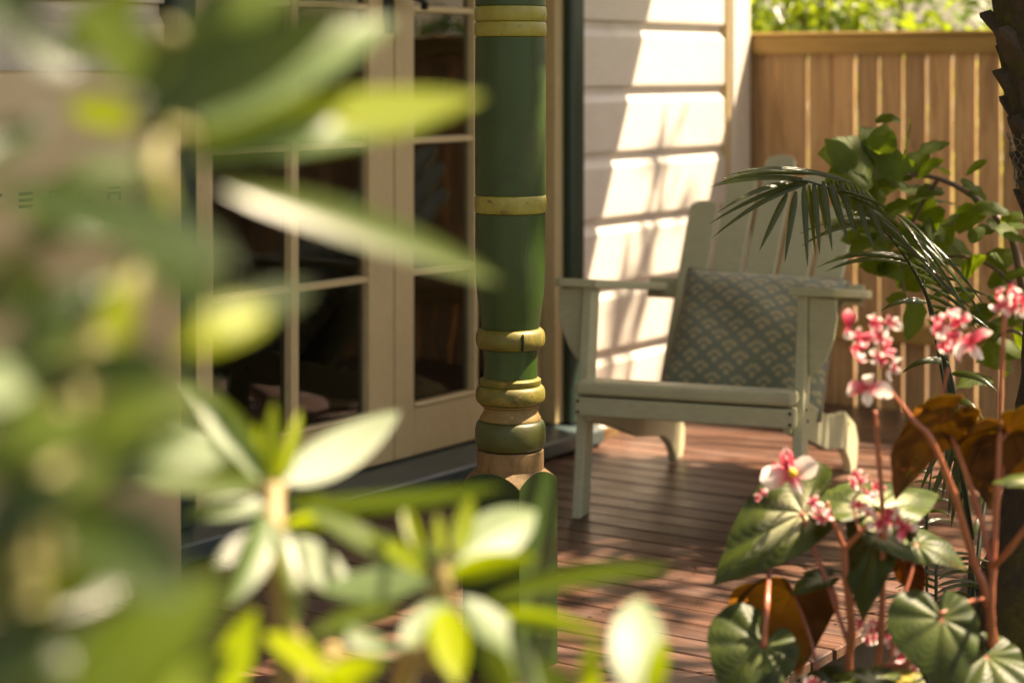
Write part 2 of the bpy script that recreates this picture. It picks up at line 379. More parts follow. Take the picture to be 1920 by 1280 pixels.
# things inside the room
def room_things():
    t = empty('low_bench', (-1.1, 4.3, 0), .15, 'dark low bench dimly seen through the door glass', 'bench')
    box('seat', -.25, .25, -.7, .7, .34, .38, M['bark'], t, .004)
    for x in (-.21, .21):
        for y in (-.64, .64): box('leg', x-.025, x+.025, y-.025, y+.025, .001, .3395, M['bark'], t)
    s0 = SW(672, -.25); bm = bmesh.new(); n = 8; A, B = [], []
    z1, z2 = ZW(680, 250, -.25), ZW(680, 348, -.25)
    g = [[bm.verts.new((-.30+.012*math.sin(i*1.9+j*.4), s0+(.10-.0*j)*(i/n)+.01*j, z1+.35-(z1+.35-z2+.03*math.sin(i*1.3))*j/6)) for j in range(7)] for i in range(n+1)]
    for i in range(n):
        for j in range(6): bm.faces.new((g[i][j], g[i+1][j], g[i+1][j+1], g[i][j+1]))
    o = bm_obj('hanging_cloth', bm, M['salmon'], None, True); tag(o, 'salmon cloth hanging inside behind the door glass', 'cloth')
    md = o.modifiers.new('s', 'SOLIDIFY'); md.thickness = .003
room_things()

# ------------------------------------------------------------------ verandah roof and posts
def roof():
    r = empty('verandah_roof', (0,0,0), 0, 'verandah roof over the deck, above the picture', 'roof')
    Y0, Y1 = -3.0, 5.98
    def zr(x): return 2.75-.23*x
    prism('lining', [(.022, zr(.022)), (1.62, zr(1.62)), (1.62, zr(1.62)+.02), (.022, zr(.022)+.02)], 'y', Y0, Y1, M['white'], r, 0)
    pts = []; n = 90
    bm = bmesh.new(); A = []; B = []
    for i in range(n*2+1):
        y = Y0+(Y1-Y0)*i/(n*2); dz = .032+.009*math.cos(i*math.pi*.5)
        A.append(bm.verts.new((.022, y, zr(.022)+dz))); B.append(bm.verts.new((1.68, y, zr(1.68)+dz)))
    for i in range(n*2): bm.faces.new((A[i], A[i+1], B[i+1], B[i]))
    bm_obj('roof_sheet', bm, M['iron'], r)
    box('beam', 1.065, 1.165, Y0, Y1-.01, 2.36, zr(1.17)-.002, M['trim'], r)
    box('fascia', 1.6205, 1.642, Y0, Y1, zr(1.62)-.10, zr(1.62)+.018, M['trim'], r)
roof()

def post(loc, label):
    p = empty('verandah_post', loc, 0, label, 'post', 'turned posts carrying the verandah roof')
    D = 3.63; K = FPX/D
    def z(y): return CAMH-(y-HZ)/K
    def lathe(name, prof, mat, ns=48, parent=p, rfun=None, close=True):
        bm = bmesh.new(); R = []
        for (r, zz) in prof:
            R.append([bm.verts.new((( rfun(r, 2*math.pi*k/ns) if rfun else r)*math.cos(2*math.pi*k/ns), (rfun(r, 2*math.pi*k/ns) if rfun else r)*math.sin(2*math.pi*k/ns), zz)) for k in range(ns)])
        for i in range(len(R)-1):
            for k in range(ns): bm.faces.new((R[i][k], R[i][(k+1) % ns], R[i+1][(k+1) % ns], R[i+1][k]))
        if close: bm.faces.new(R[0][::-1]); bm.faces.new(R[-1])
        o = bm_obj(name, bm, mat, parent, True); o.data.set_sharp_from_angle(angle=math.radians(38)); return o
    def bead(y0, y1, r, r_in, e=2.4, n=9):
        yc, h = (y0+y1)/2, (y1-y0)/2
        return [((r_in+(r-r_in)*(max(0, 1-abs(c)**e))**(1/e))/K, z(yc+h*c)) for c in [math.cos(math.pi*(1-k/(n))) *-1 for k in range(n+1)]]
    HW = .0625
    def sq(r, a):
        a = (a+math.pi/4) % (math.pi/2)-math.pi/4; s = HW/max(abs(math.cos(a)), .5)
        return min(s, r)
    # square foot block with turned shoulders
    def block():
        bm = bmesh.new(); ns = 240; zz = [0, .004, .1, .2, z(925)] + [z(925)+(z(884)-z(925))*k/48 for k in range(1, 49)]
        R = []
        for q in zz:
            t = max(0, (q-z(918))/(z(884)-z(918))); rc = (95-(95-63)*t**1.6)/K if t > 0 else 1
            R.append([bm.verts.new((sq(rc, 2*math.pi*(k+.0)/ns)*math.cos(2*math.pi*k/ns), sq(rc, 2*math.pi*k/ns)*math.sin(2*math.pi*k/ns), q)) for k in range(ns)])
        fl = []
        for i in range(len(R)-1):
            for k in range(ns):
                f = bm.faces.new((R[i][k], R[i][(k+1) % ns], R[i+1][(k+1) % ns], R[i+1][k]))
                a = 2*math.pi*(k+.5)/ns; q = (zz[i]+zz[i+1])/2; t = max(0, (q-z(918))/(z(884)-z(918))); rc = (95-(95-63)*t**1.6)/K if t > 0 else 1
                if sq(rc, a) >= rc-1e-6: f.material_index = 1
        bm.faces.new(R[0][::-1]); bm.faces.new(R[-1])
        o = bm_obj('foot_block', bm, [M['green'], M['bare']], p, True); o.data.set_sharp_from_angle(angle=math.radians(30))
    block()
    lathe('neck_collar', [(63/K, z(886)), (63.5/K, z(868)), (63/K, z(850)), (61/K, z(848))], M['bare'])
    lathe('bulb', [(52/K, z(847.5)), (60/K, z(846))]+bead(793, 846, 67, 58)[1:-1]+[(57/K, z(792))], M['olive'])
    lathe('cove', [(58/K, z(791.5)), (58/K, z(788)), (54/K, z(782)), (50/K, z(774)), (51/K, z(768)), (57/K, z(764)), (57/K, z(762))], M['rust'])
    lathe('turned_ring', [(55/K, z(761.5))]+bead(727, 761, 66, 56)+[(58/K, z(724)), (58/K, z(716)), (52/K, z(712))], M['limed'])
    lathe('neck', [(51/K, z(711.5)), (50.5/K, z(690)), (51.5/K, z(659))], M['green'])
    lathe('turned_ring', [(52/K, z(658.5))]+bead(619, 658, 66, 53)+[(50/K, z(618.8))], M['limed'])
    lathe('shaft', [(54.5/K, z(618.3)), (56.5/K, z(604)), (60.5/K, z(575)), (64/K, z(545)), (66/K, z(510)), (66.6/K, z(470)), (66.6/K, z(403))], M['green'])
    lathe('turned_ring', [(64/K, z(402.5))]+bead(368, 402, 68.5, 65)+[(64/K, z(367.5))], M['lime'])
    lathe('shaft', [(66.8/K, z(367)), (67/K, z(250)), (67/K, z(150)), (66.5/K, z(71))], M['green'])
    lathe('turned_ring', [(64/K, z(70.5))]+bead(42, 70, 68.5, 64.5)+[(64/K, z(41.5))], M['lime'])
    lathe('turned_ring', [(64/K, z(41.2))]+bead(12.5, 41, 68.5, 64.5)+[(64/K, z(12))], M['lime'])
    lathe('shaft', [(66.5/K, z(11.5)), (66.5/K, 1.9), (60/K, 1.96)], M['green'])
    box('head_block', -HW, HW, -HW, HW, 1.961, 2.3595, M['green'], p, .003)
    dv = (RV*.0224-FV*.0615)
    prism('crack', [(-.0012, z(654)), (.0016, z(655)), (.0008, z(640)), (.0022, z(628)), (-.0008, z(624)), (-.0016, z(640))], 'y', -.006, .0032, M['black'], p, 0, Matrix.Translation(dv) @ Matrix.Rotation(math.atan2(dv.y, dv.x)-math.pi/2, 4, 'Z'))
    return p
pp_ = P(957, HZ, 3.66)
post((pp_.x, pp_.y, .001), 'green turned timber post with yellow rings standing on the deck')

# ------------------------------------------------------------------ fence
FY = 6.02
def fence():
    f = empty('paling_fence', (0, FY, 0), 0, 'brown timber paling fence with a capped top rail across the deck end', 'fence')
    x = .045; k = 0
    wide = [(-.045, .0435), (.045, .135), (.1365, .226), (.2375, .318), (.3195, .398)]
    spans = list(wide); x = .410
    while x < 6.2:
        w_ = random.uniform(.068, .076); spans.append((x, x+w_)); x += w_+random.choice((.009, .0105, .010, .011, .004))
    for a, b_ in spans:
        box('paling', a, b_, -.011+random.uniform(-.002,.002), .009, -.06, 1.196+random.uniform(-.004,.004), M['fence'], f, .0015)
    box('top_rail', -.05, 6.2, -.040, -.014, 1.146, 1.205, M['rail'], f, .003)
    box('cap_rail', -.05, 6.2, -.046, .04, 1.2055, 1.2185, M['rail'], f, .004)
    box('mid_rail', -.05, 6.2, -.044, -.0135, .215, .275, M['rail'], f, .003)
    for x in (1.9, 3.9, 5.9): box('fence_post', x-.045, x+.045, .012, .09, GZ-.2, 1.19, M['fence'], f, .004)
fence()

# ------------------------------------------------------------------ wall battery
def battery():
    y1 = SW(343, .2); y0 = y1-.755
    b = empty('home_battery', (.0, (y0+y1)/2, 0), 0, 'smooth cream home battery box with dark lettering, standing against the wall', 'battery')
    hw = (y1-y0)/2
    box('back_case', .03, .165, -hw+.012, hw-.012, .004, 1.085, M['battery'], b, .012, 3)
    o = box('front_cover', .1655, .2, -hw, hw, .002, 1.094, M['battery'], b, .011, 4)
    for p_ in o.data.polygons: p_.use_smooth = True
    o.data.set_sharp_from_angle(angle=math.radians(50))
    # lettering across the upper front: T E S L A
    H = .030; Wd = .038; zc = ZW(105, 371, .2); yc = SW(105, .2)-(y0+y1)/2; st = .078
    def bar(a, b_, c, d, cut=0): return [(a, c), (b_, c), (b_, d), (a, d)]
    L = {
     'T': [[(-.5,.5),(.5,.5),(.46,.32),(-.46,.32)], [(-.09,.22),(.09,.22),(.06,-.5),(-.06,-.5)]],
     'E': [[(-.5,.5),(.5,.5),(.42,.30),(-.42,.30)], [(-.5,.10),(.5,.10),(.42,-.10),(-.42,-.10)], [(-.5,-.30),(.5,-.30),(.42,-.5),(-.42,-.5)]],
     'S': [[(-.5,.5),(.5,.5),(.42,.32),(-.32,.32),(-.32,.10),(.5,.10),(.5,-.5),(-.42,-.5),(-.5,-.32),(.32,-.32),(.32,-.08),(-.5,-.08)]],
     'L': [[(-.5,.5),(-.32,.5),(-.32,-.32),(.5,-.32),(.42,-.5),(-.5,-.5)]],
     'A': [[(-.42,.5),(.42,.5),(.5,.32),(-.5,.32)], [(-.5,.12),(.5,.12),(.5,-.5),(.32,-.5),(.32,-.06),(-.32,-.06),(-.32,-.5),(-.5,-.5)]],
    }
    for k, ch in enumerate('TESLA'):
        bm = bmesh.new()
        for poly in L[ch]:
            A = [bm.verts.new((.2005, yc+(k-2)*st+p[0]*Wd, zc+p[1]*H)) for p in poly]; B = [bm.verts.new((.2012, yc+(k-2)*st+p[0]*Wd, zc+p[1]*H)) for p in poly]
            bm.faces.new(B); bm.faces.new(A[::-1])
            for i in range(len(A)): bm.faces.new((A[i], A[(i+1) % len(A)], B[(i+1) % len(A)], B[i]))
        bm_obj('letter', bm, M['ink'], b)
battery()

# ------------------------------------------------------------------ chair
def chair():
    c = empty('adirondack_chair', (.799, 4.195, .001), math.radians(14), 'sage green slatted timber armchair on the deck in front of the fence', 'chair')
    m = M['chair']
    for s in (-1, 1):
        x = s*.27
        prism('leg', [(-.034, 0), (.032, 0), (.118, .548), (.052, .556)], 'x', x-.012, x+.012, m, c, .002)
        # arm, tilted down towards the back
        xi, xo = (s*.242, s*.352)
        L_ = .70; pts = [(xi, 0), (xo-s*.016, 0), (xo-s*.004, .006), (xo, .02), (xo, .45), (xo-s*.02, .60), (xo-s*.05, L_), (xi, L_)]
        a = math.atan2(.080, .70)
        prism('arm', pts, 'z', 0, .021, m, c, .003, Matrix.Translation((0, .028, .556)) @ Matrix.Rotation(-a, 4, 'X'))
        # bracket under the outer overhang
        xb = s*.2825
        q = [(xb, .552), (xb+s*.066, .548), (xb+s*.068, .50), (xb+s*.060, .45), (xb+s*.042, .405), (xb+s*.022, .375), (xb+s*.006, .362), (xb, .362)]
        prism('arm_bracket', q, 'y', .062, .082, m, c, .002, Matrix.Shear('XZ', 4, (0, 0)) if False else None)
        # side rail with curved rear foot
        xs = s*.2465
        curve = [(-.012, .235), (.20, .182), (.40, .125), (.55, .100), (.62, .088), (.68, .062), (.72, .030), (.735, 0), (.80, 0), (.825, .03), (.83, .075), (.79, .125), (.66, .178), (.45, .202), (.30, .238), (-.012, .302)]
        prism('side_rail', curve, 'x', xs-.011, xs+.011, m, c, .002)
    # seat
    box('apron', -.272, .272, -.046, -.008, .252, .298, m, c, .004, 2)
    o = box('seat_slat', -.270, .270, -.050, .030, .303, .336, m, c, .010, 3)
    for k in range(5):
        y0 = .036+.072*k; z0 = .3195-.30*(y0-.03)
        bm = box_bm(-.258, .258, 0, .066, 0, .018, .003); bmesh.ops.transform(bm, verts=bm.verts, matrix=Matrix.Translation((0, y0, z0-.012)) @ Matrix.Rotation(-.28, 4, 'X'))
        bm_obj('seat_slat', bm, m, c)
    # back
    d = Vector((0, .663, .748)); nrm = Vector((0, -.748, .663)); org = Vector((.012, .66, .50))
    tops = [.300, .400, .470, .400, .300]
    for k in range(5):
        x0 = (k-2)*.0925; hw0 = .0396; fan = (k-2)*.045; t0, t1 = -.42, tops[k]
        pts = []
        def pt(sx, t): return (x0+fan*(t-.0)*.45+sx*(hw0+.010*max(0, t)), t)
        pts.append(pt(-1, t0)); pts.append(pt(1, t0))
        pts += [pt(1, t1-.036)]
        for j in range(1, 10):
            a = math.pi*j/10; pts.append((pt(0, t1)[0]+math.cos(a)*(hw0+.010*t1), t1-.036+.036*math.sin(a)**.8))
        pts.append(pt(-1, t1-.036))
        Mx = Matrix((Vector((1,0,0)), d, nrm)).transposed().to_4x4(); Mx.translation = org
        prism('back_slat', pts, 'z', -.018, 0, m, c, .003, Mx)
    def screw(loc, ax):
        bm = bmesh.new(); bmesh.ops.create_cone(bm, cap_ends=True, segments=8, radius1=.0042, radius2=.0042, depth=.003)
        q = bm_obj('screw', bm, M['black'], c); q.location = loc; q.rotation_euler = ax
    for s in (-1, 1):
        for z in (.262, .288): screw((s*.262, -.0462, z), (math.pi/2, 0, 0))
        screw((s*.2825, .04, .285), (0, math.pi/2, 0)); screw((s*.2825, .055, .255), (0, math.pi/2, 0)); screw((s*.258, .70, .14), (0, math.pi/2, 0)); screw((s*.256, .06, .5715), (-.12, 0, 0))
    for t, hw in ((.01, .30), (-.38, .235)):
        Mx = Matrix((Vector((1,0,0)), d, nrm)).transposed().to_4x4(); Mx.translation = org+d*t-nrm*.0185
        bm = box_bm(-hw-.012, hw-.012, -.03, .03, -.02, 0, .003); bmesh.ops.transform(bm, matrix=Mx, verts=bm.verts); bm_obj('back_brace', bm, m, c)
    return c
chair()

def cushion_mat():
    m, t, N, L, b = nodes('cushion_print'); tc = N.new('ShaderNodeTexCoord')
    def lattice(off):
        mp = N.new('ShaderNodeMapping'); mp.inputs['Scale'].default_value = (6.3, 7.0, 1); mp.inputs['Location'].default_value = off
        nz = N.new('ShaderNodeTexNoise'); nz.inputs['Scale'].default_value = 2.2; nz.inputs['Detail'].default_value = 1; L.new(tc.outputs['UV'], nz.inputs['Vector'])
        ad = N.new('ShaderNodeVectorMath'); ad.operation = 'MULTIPLY_ADD'; ad.inputs[1].default_value = (.07,.07,0); L.new(nz.outputs['Color'], ad.inputs[0]); L.new(tc.outputs['UV'], ad.inputs[2]); L.new(ad.outputs[0], mp.inputs[0]); fr = N.new('ShaderNodeVectorMath'); fr.operation = 'FRACTION'; L.new(mp.outputs[0], fr.inputs[0])
        sx = N.new('ShaderNodeSeparateXYZ'); L.new(fr.outputs[0], sx.inputs[0])
        x = math_(t, 'SUBTRACT', sx.outputs[0], .5); y = math_(t, 'SUBTRACT', sx.outputs[1], .5)
        r = math_(t, 'SQRT', math_(t, 'ADD', math_(t, 'POWER', x, 2.), math_(t, 'POWER', math_(t, 'ADD', y, .03), 2.)))
        ang = math_(t, 'ARCTAN2', x, math_(t, 'ADD', y, .03))
        edge = math_(t, 'MULTIPLY_ADD', math_(t, 'ABSOLUTE', math_(t, 'COSINE', math_(t, 'MULTIPLY', ang, 2.6))), .05, .265)
        arch = math_(t, 'MULTIPLY', math_(t, 'MULTIPLY', math_(t, 'LESS_THAN', r, edge), math_(t, 'GREATER_THAN', r, .125)), math_(t, 'GREATER_THAN', y, -.07))
        rays = math_(t, 'GREATER_THAN', math_(t, 'ABSOLUTE', math_(t, 'SINE', math_(t, 'MULTIPLY', ang, 3.9))), .22)
        arch = math_(t, 'MULTIPLY', arch, rays)
        r2 = math_(t, 'SQRT', math_(t, 'ADD', math_(t, 'POWER', math_(t, 'MULTIPLY', x, 1.1), 2.), math_(t, 'POWER', math_(t, 'ADD', y, .17), 2.)))
        bulb = math_(t, 'LESS_THAN', r2, .125)
        return math_(t, 'MAXIMUM', arch, bulb)
    f = math_(t, 'MAXIMUM', lattice((.1,.2,0)), lattice((.6,.7,0)))
    v = coords(t, 'UV', (90, 90, 1)); wv = noise(t, v, 3, 2)
    base = mixc(t, wv, (.165,.19,.145), (.225,.25,.19)); mot = mixc(t, wv, (.40,.33,.18), (.54,.45,.27))
    L.new(mixc(t, math_(t, 'MULTIPLY', f, .85), base, mot), b.inputs['Base Color']); b.inputs['Roughness'].default_value = .9
    b.inputs['Sheen Weight'].default_value = .15
    L.new(bump(t, wv, .3, .001), b.inputs['Normal']); return m
def cushion():
    n = 28; S = .44; Tk = .075
    V, F, U = [], [], []
    def prof(u, v):
        a = max(0, 1-abs(u)**2.6)*max(0, 1-abs(v)**2.6); return a**.55
    rnd = random.Random(3)
    for side in (1, -1):
        for i in range(n+1):
            for j in range(n+1):
                u, v = i/n*2-1, j/n*2-1
                pin = 1-.055*(1-abs(v)**2)*abs(u)**3; pin2 = 1-.055*(1-abs(u)**2)*abs(v)**3
                wr = .008*math.sin(u*5+v*3+.6*math.sin(v*4))*(1-u*u)*(1-v*v*.8)+.004*math.sin(u*7+v*3)*math.sin(v*6-u*2)*(1-abs(u)*.3)+.006*math.sin(9*u-4*v)*abs(u)*abs(v)
                V.append((u*S/2*pin, v*S/2*pin2, side*(Tk*prof(u, v))+wr)); U.append((i/n, j/n))
    K = (n+1)**2
    for s in (0, 1):
        for i in range(n):
            for j in range(n):
                k = s*K+i*(n+1)+j; q = (k, k+n+1, k+n+2, k+1); F.append(q if s == 0 else q[::-1])
    me = bpy.data.meshes.new('cushion_cover'); me.from_pydata(V, [], F); uv = me.uv_layers.new(name='UVMap')
    for p_ in me.polygons:
        p_.use_smooth = True
        for li in p_.loop_indices: uv.data[li].uv = U[me.loops[li].vertex_index]
    bm = bmesh.new(); bm.from_mesh(me); bmesh.ops.remove_doubles(bm, verts=bm.verts, dist=.0004); bm.to_mesh(me); bm.free()
    ch = bpy.data.objects['adirondack_chair']
    R = Matrix.Rotation(math.radians(14), 4, 'Z'); T = Matrix.Translation(ch.location)
    d = Vector((0, .66, .75)).normalized(); nn = Vector((0, -.75, .66)).normalized()
    X = Vector((1, 0, 0)); roll = Matrix.Rotation(math.radians(-2), 4, 'Z')
    B = Matrix((X, d, nn)).transposed().to_4x4(); B.translation = Vector((.055, .432, .385))
    W = T @ R @ B @ roll
    c = empty('cushion', (0,0,0), 0, 'blue-green cushion with a tan scallop print resting in the armchair', 'cushion')
    c.matrix_basis = W
    o = link('cover', me, cushion_mat(), c)
    ed = []
    for k in range(4*n):
        i, j = [(k, 0), (n, k-n), (3*n-k, n), (0, 4*n-k)][k//n]; u, v = i/n*2-1, j/n*2-1
        ed.append(Vector((u*S/2*(1-.055*(1-abs(v)**2)*abs(u)**3), v*S/2*(1-.055*(1-abs(u)**2)*abs(v)**3), .006*math.sin(9*u-4*v)*abs(u)*abs(v)+.004*math.sin(u*7+v*3)*math.sin(v*6-u*2)*(1-abs(u)*.3))))
    bm = bmesh.new(); tube_bm(bm, ed+[ed[0]], .0035, 6); bm_obj('piping', bm, simple('cushion_piping', (.30,.25,.19), .9), c, True)
cushion()

# ------------------------------------------------------------------ palms
M['frond'] = leafmat('palm_leaflet', (.018,.028,.006), (.045,.062,.012), (.26,.30,.02), .2, .34, 30, (.05,.07,.015))
def leaflet(parent, b, t, d0, d1, wpx, sag=.12, side=1., mat=None, nrm=None, roll=.5):
    """strap leaflet arching from b to t (picture columns and rows at depths d0, d1)"""
    A, T = P(b[0], b[1], d0), P(t[0], t[1], d1); L = (T-A).length
    C = (A+T)/2+Vector((0,0,1))*(L*sag) + RV*(L*.0)
    n = 9; pts = []
    for k in range(n+1):
        s = k/n; pts.append(A*(1-s)**2+C*2*s*(1-s)+T*s*s)
    W = wpx/FPX*d0; V, F, U = [], [], []
    nr = nrm or CN(0, .55, .8)
    for k, p in enumerate(pts):
        tg = (pts[min(k+1, n)]-pts[max(k-1, 0)]).normalized(); x = tg.cross(nr).normalized(); z = x.cross(tg)
        s = k/n; hw = W*.5*min(1, .35+s*4)*(1-s**2.2)**.9+.0003
        ro = roll*(1-.4*s)
        for j in (-1, 0, 1): V.append(p+x*(j*hw)+z*(-abs(j)*hw*ro)); U.append((.5+.5*j, s))
    for k in range(n):
        for j in range(2): q = k*3+j; F.append((q, q+1, q+4, q+3))
    me = bpy.data.meshes.new('leaflet'); me.from_pydata(V, [], F); uv = me.uv_layers.new(name='UVMap')
    for p_ in me.polygons:
        p_.use_smooth = True
        for li in p_.loop_indices: uv.data[li].uv = U[me.loops[li].vertex_index]
    return put(link('leaflet', me, mat or M['frond']), parent)
def frond(parent, path, r0, r1, name='frond'):
    f = empty(name); put(f, parent)
    pts = [P(*q) for q in path]; wstem(pts, r0, r1, M['dstem'], f, 'rachis', 6, 6)
    return f
def along(path, s):
    pts = smooth_path([Vector(q) for q in path], 8); k = s*(len(pts)-1); i = min(int(k), len(pts)-2); return pts[i].lerp(pts[i+1], k-i)
def small_palm():
    b = P(1815, 1180, 3.62); b.z = GZ
    p = empty('young_palm', b, 0, 'young dark green feather palm arching in front of the armchair', 'palm')
    def Z(x, y): return (1320+x/2.4617, 180+y/2.4617)
    # main arching frond
    path = [(1822, 1010, 3.66), (1800, 860, 3.64), (1775, 700, 3.62), (1745, 575, 3.60), (1703, 490, 3.58), (1648, 420, 3.55), (1585, 368, 3.52), (1525, 343, 3.50), (1490, 338, 3.49)]
    f = frond(p, path, .0058, .0015)
    fr = [((470,395),(25,590),.10),((455,380),(30,420),.10),((480,400),(35,657),.13),((470,405),(88,612),.12),((440,390),(60,540),.12),
          ((520,360),(45,410),.13),((600,370),(110,365),.12),((680,400),(160,345),.13),((560,365),(80,385),.13)]
    for a, t, s in fr: leaflet(f, Z(*a), Z(*t), 3.5, 3.44+random.uniform(-.05,.05), 11, s)
    dn = [((385,448),(255,716)),((425,440),(373,768)),((462,408),(478,786)),((508,400),(535,732)),((550,393),(592,716)),((585,388),(670,692)),((628,390),(708,668)),((680,412),(790,722)),((725,430),(846,690))]
    for a, t in dn: leaflet(f, Z(*a), Z(*t), 3.5, 3.46, 13, .03)
    for a, t in dn[2:]: leaflet(f, Z(a[0]+22, a[1]+4), Z(t[0]+38+random.uniform(-10,10), t[1]-60+random.uniform(-30,20)), 3.53, 3.60, 11, .05)
    br = [((560,370),(640,330)),]
    # leaflets sweeping down the right side of the arch
    for k in range(16):
        s = .45+.42*k/15; q = along(path, 1-s+.0) if False else along(path, .80-.42*k/15)
        tx = 880+k*30+random.uniform(-25,25); ty = 560+k*36+random.uniform(-20,40)
        t = Z(tx, ty); leaflet(f, (q.x, q.y), t, q.z, q.z-.06-random.random()*.1, 9.5, .10, mat=M['frond'])
    for a, t in [((900,560),(1080,860)),((930,600),(1190,965)),((960,640),(1325,1082)),((950,620),(1300,975)),((930,600),(1250,900)),((890,540),(1130,800)),((1000,700),(1270,1110))]:
        leaflet(f, Z(*a), Z(*t), 3.58, 3.50, 9, .16)
    # second frond behind
    path2 = [(1815, 1010, 3.72), (1790, 850, 3.72), (1765, 690, 3.72), (1725, 505, 3.74), (1690, 440, 3.76)]
    g = frond(p, path2, .005, .002)
    for a, c_, t in [((975,765),0,(520,792)),((980,785),0,(558,812)),((868,592),0,(440,638)),((872,602),0,(450,692)),((860,560),0,(690,540)),((1030,950),0,(815,992)),((1000,820),0,(1175,782)),((1015,870),0,(1180,860)),((1040,935),0,(1312,925)),((1060,1000),0,(1332,1085)),((1010,830),0,(1100,770))]:
        leaflet(g, Z(*a), Z(*t), 3.72, 3.68, 13, .22 if t[0] < a[0] else .3)
    # lower frond, drooping leaflets
    path3 = [(1826, 1060, 3.66), (1815, 960, 3.68), (1805, 860, 3.70), (1790, 740, 3.72), (1772, 660, 3.74)]
    h = frond(p, path3, .005, .003)
    for a, t in [((1795,775),(1768,915)),((1800,812),(1765,940)),((1803,850),(1777,972)),((1806,885),(1783,990)),((1812,930),(1808,1005)),((1815,965),(1820,1025)),((1792,745),(1853,800)),((1800,790),(1868,830)),((1806,825),(1866,870)),((1785,700),(1872,735)),((1780,680),(1690,700)),((1812,900),(1872,930)),((1800,800),(1722,930)),((1803,835),(1735,970))]:
        leaflet(h, a, t, 3.70, 3.66, 15, .28)
    # rear frond leaning right, mostly behind the begonia
    path4 = [(1830, 1080, 3.7), (1850, 930, 3.8), (1895, 800, 3.9), (1960, 720, 4.0)]
    h2 = frond(p, path4, .005, .002)
    for k in range(10):
        q = along(path4, .25+.07*k); sg = 1 if k % 2 else -1
        leaflet(h2, (q.x, q.y), (q.x+60*sg+40, q.y+70+20*sg), q.z, q.z-.05, 13, .3)
    wstem([b-Vector((0,0,.05)), b+Vector((0,0,.2)), P(1824, 1040, 3.66)], .016, .007, M['dstem'], p)
small_palm()

def seedling(px, py, d, label, n, ln, up):
    b = P(px, py, d); b.z = GZ if b.x > DX else 0
    p = empty('strap_leaf_seedling', b, 0, label, 'plant'); rn = random.Random(px)
    pts = [(px, py, d), (px+4, py-70, d), (px+10, py-up, d)]
    f = empty('shoot'); put(f, p); wstem([b]+[P(*q) for q in pts], .004, .0015, M['dstem'], f, 'stalk', 5, 5)
    for k in range(n):
        t = k/n; a = rn.uniform(-1, 1); sg = 1 if k % 2 else -1
        y = py-up*t; leaflet(f, (px+10*t, y), (px+sg*(ln*(.6+.4*rn.random())), y-ln*.15*rn.random()+10), d, d-.08*a, 7, .25)
seedling(1738, 990, 4.05, 'small dark strap leaved seedling behind the begonia near the mossy trunk', 11, 55, 115)
seedling(1755, 1130, 3.3, 'clump of glossy strap leaves low behind the large dark begonia leaf', 14, 120, 90)

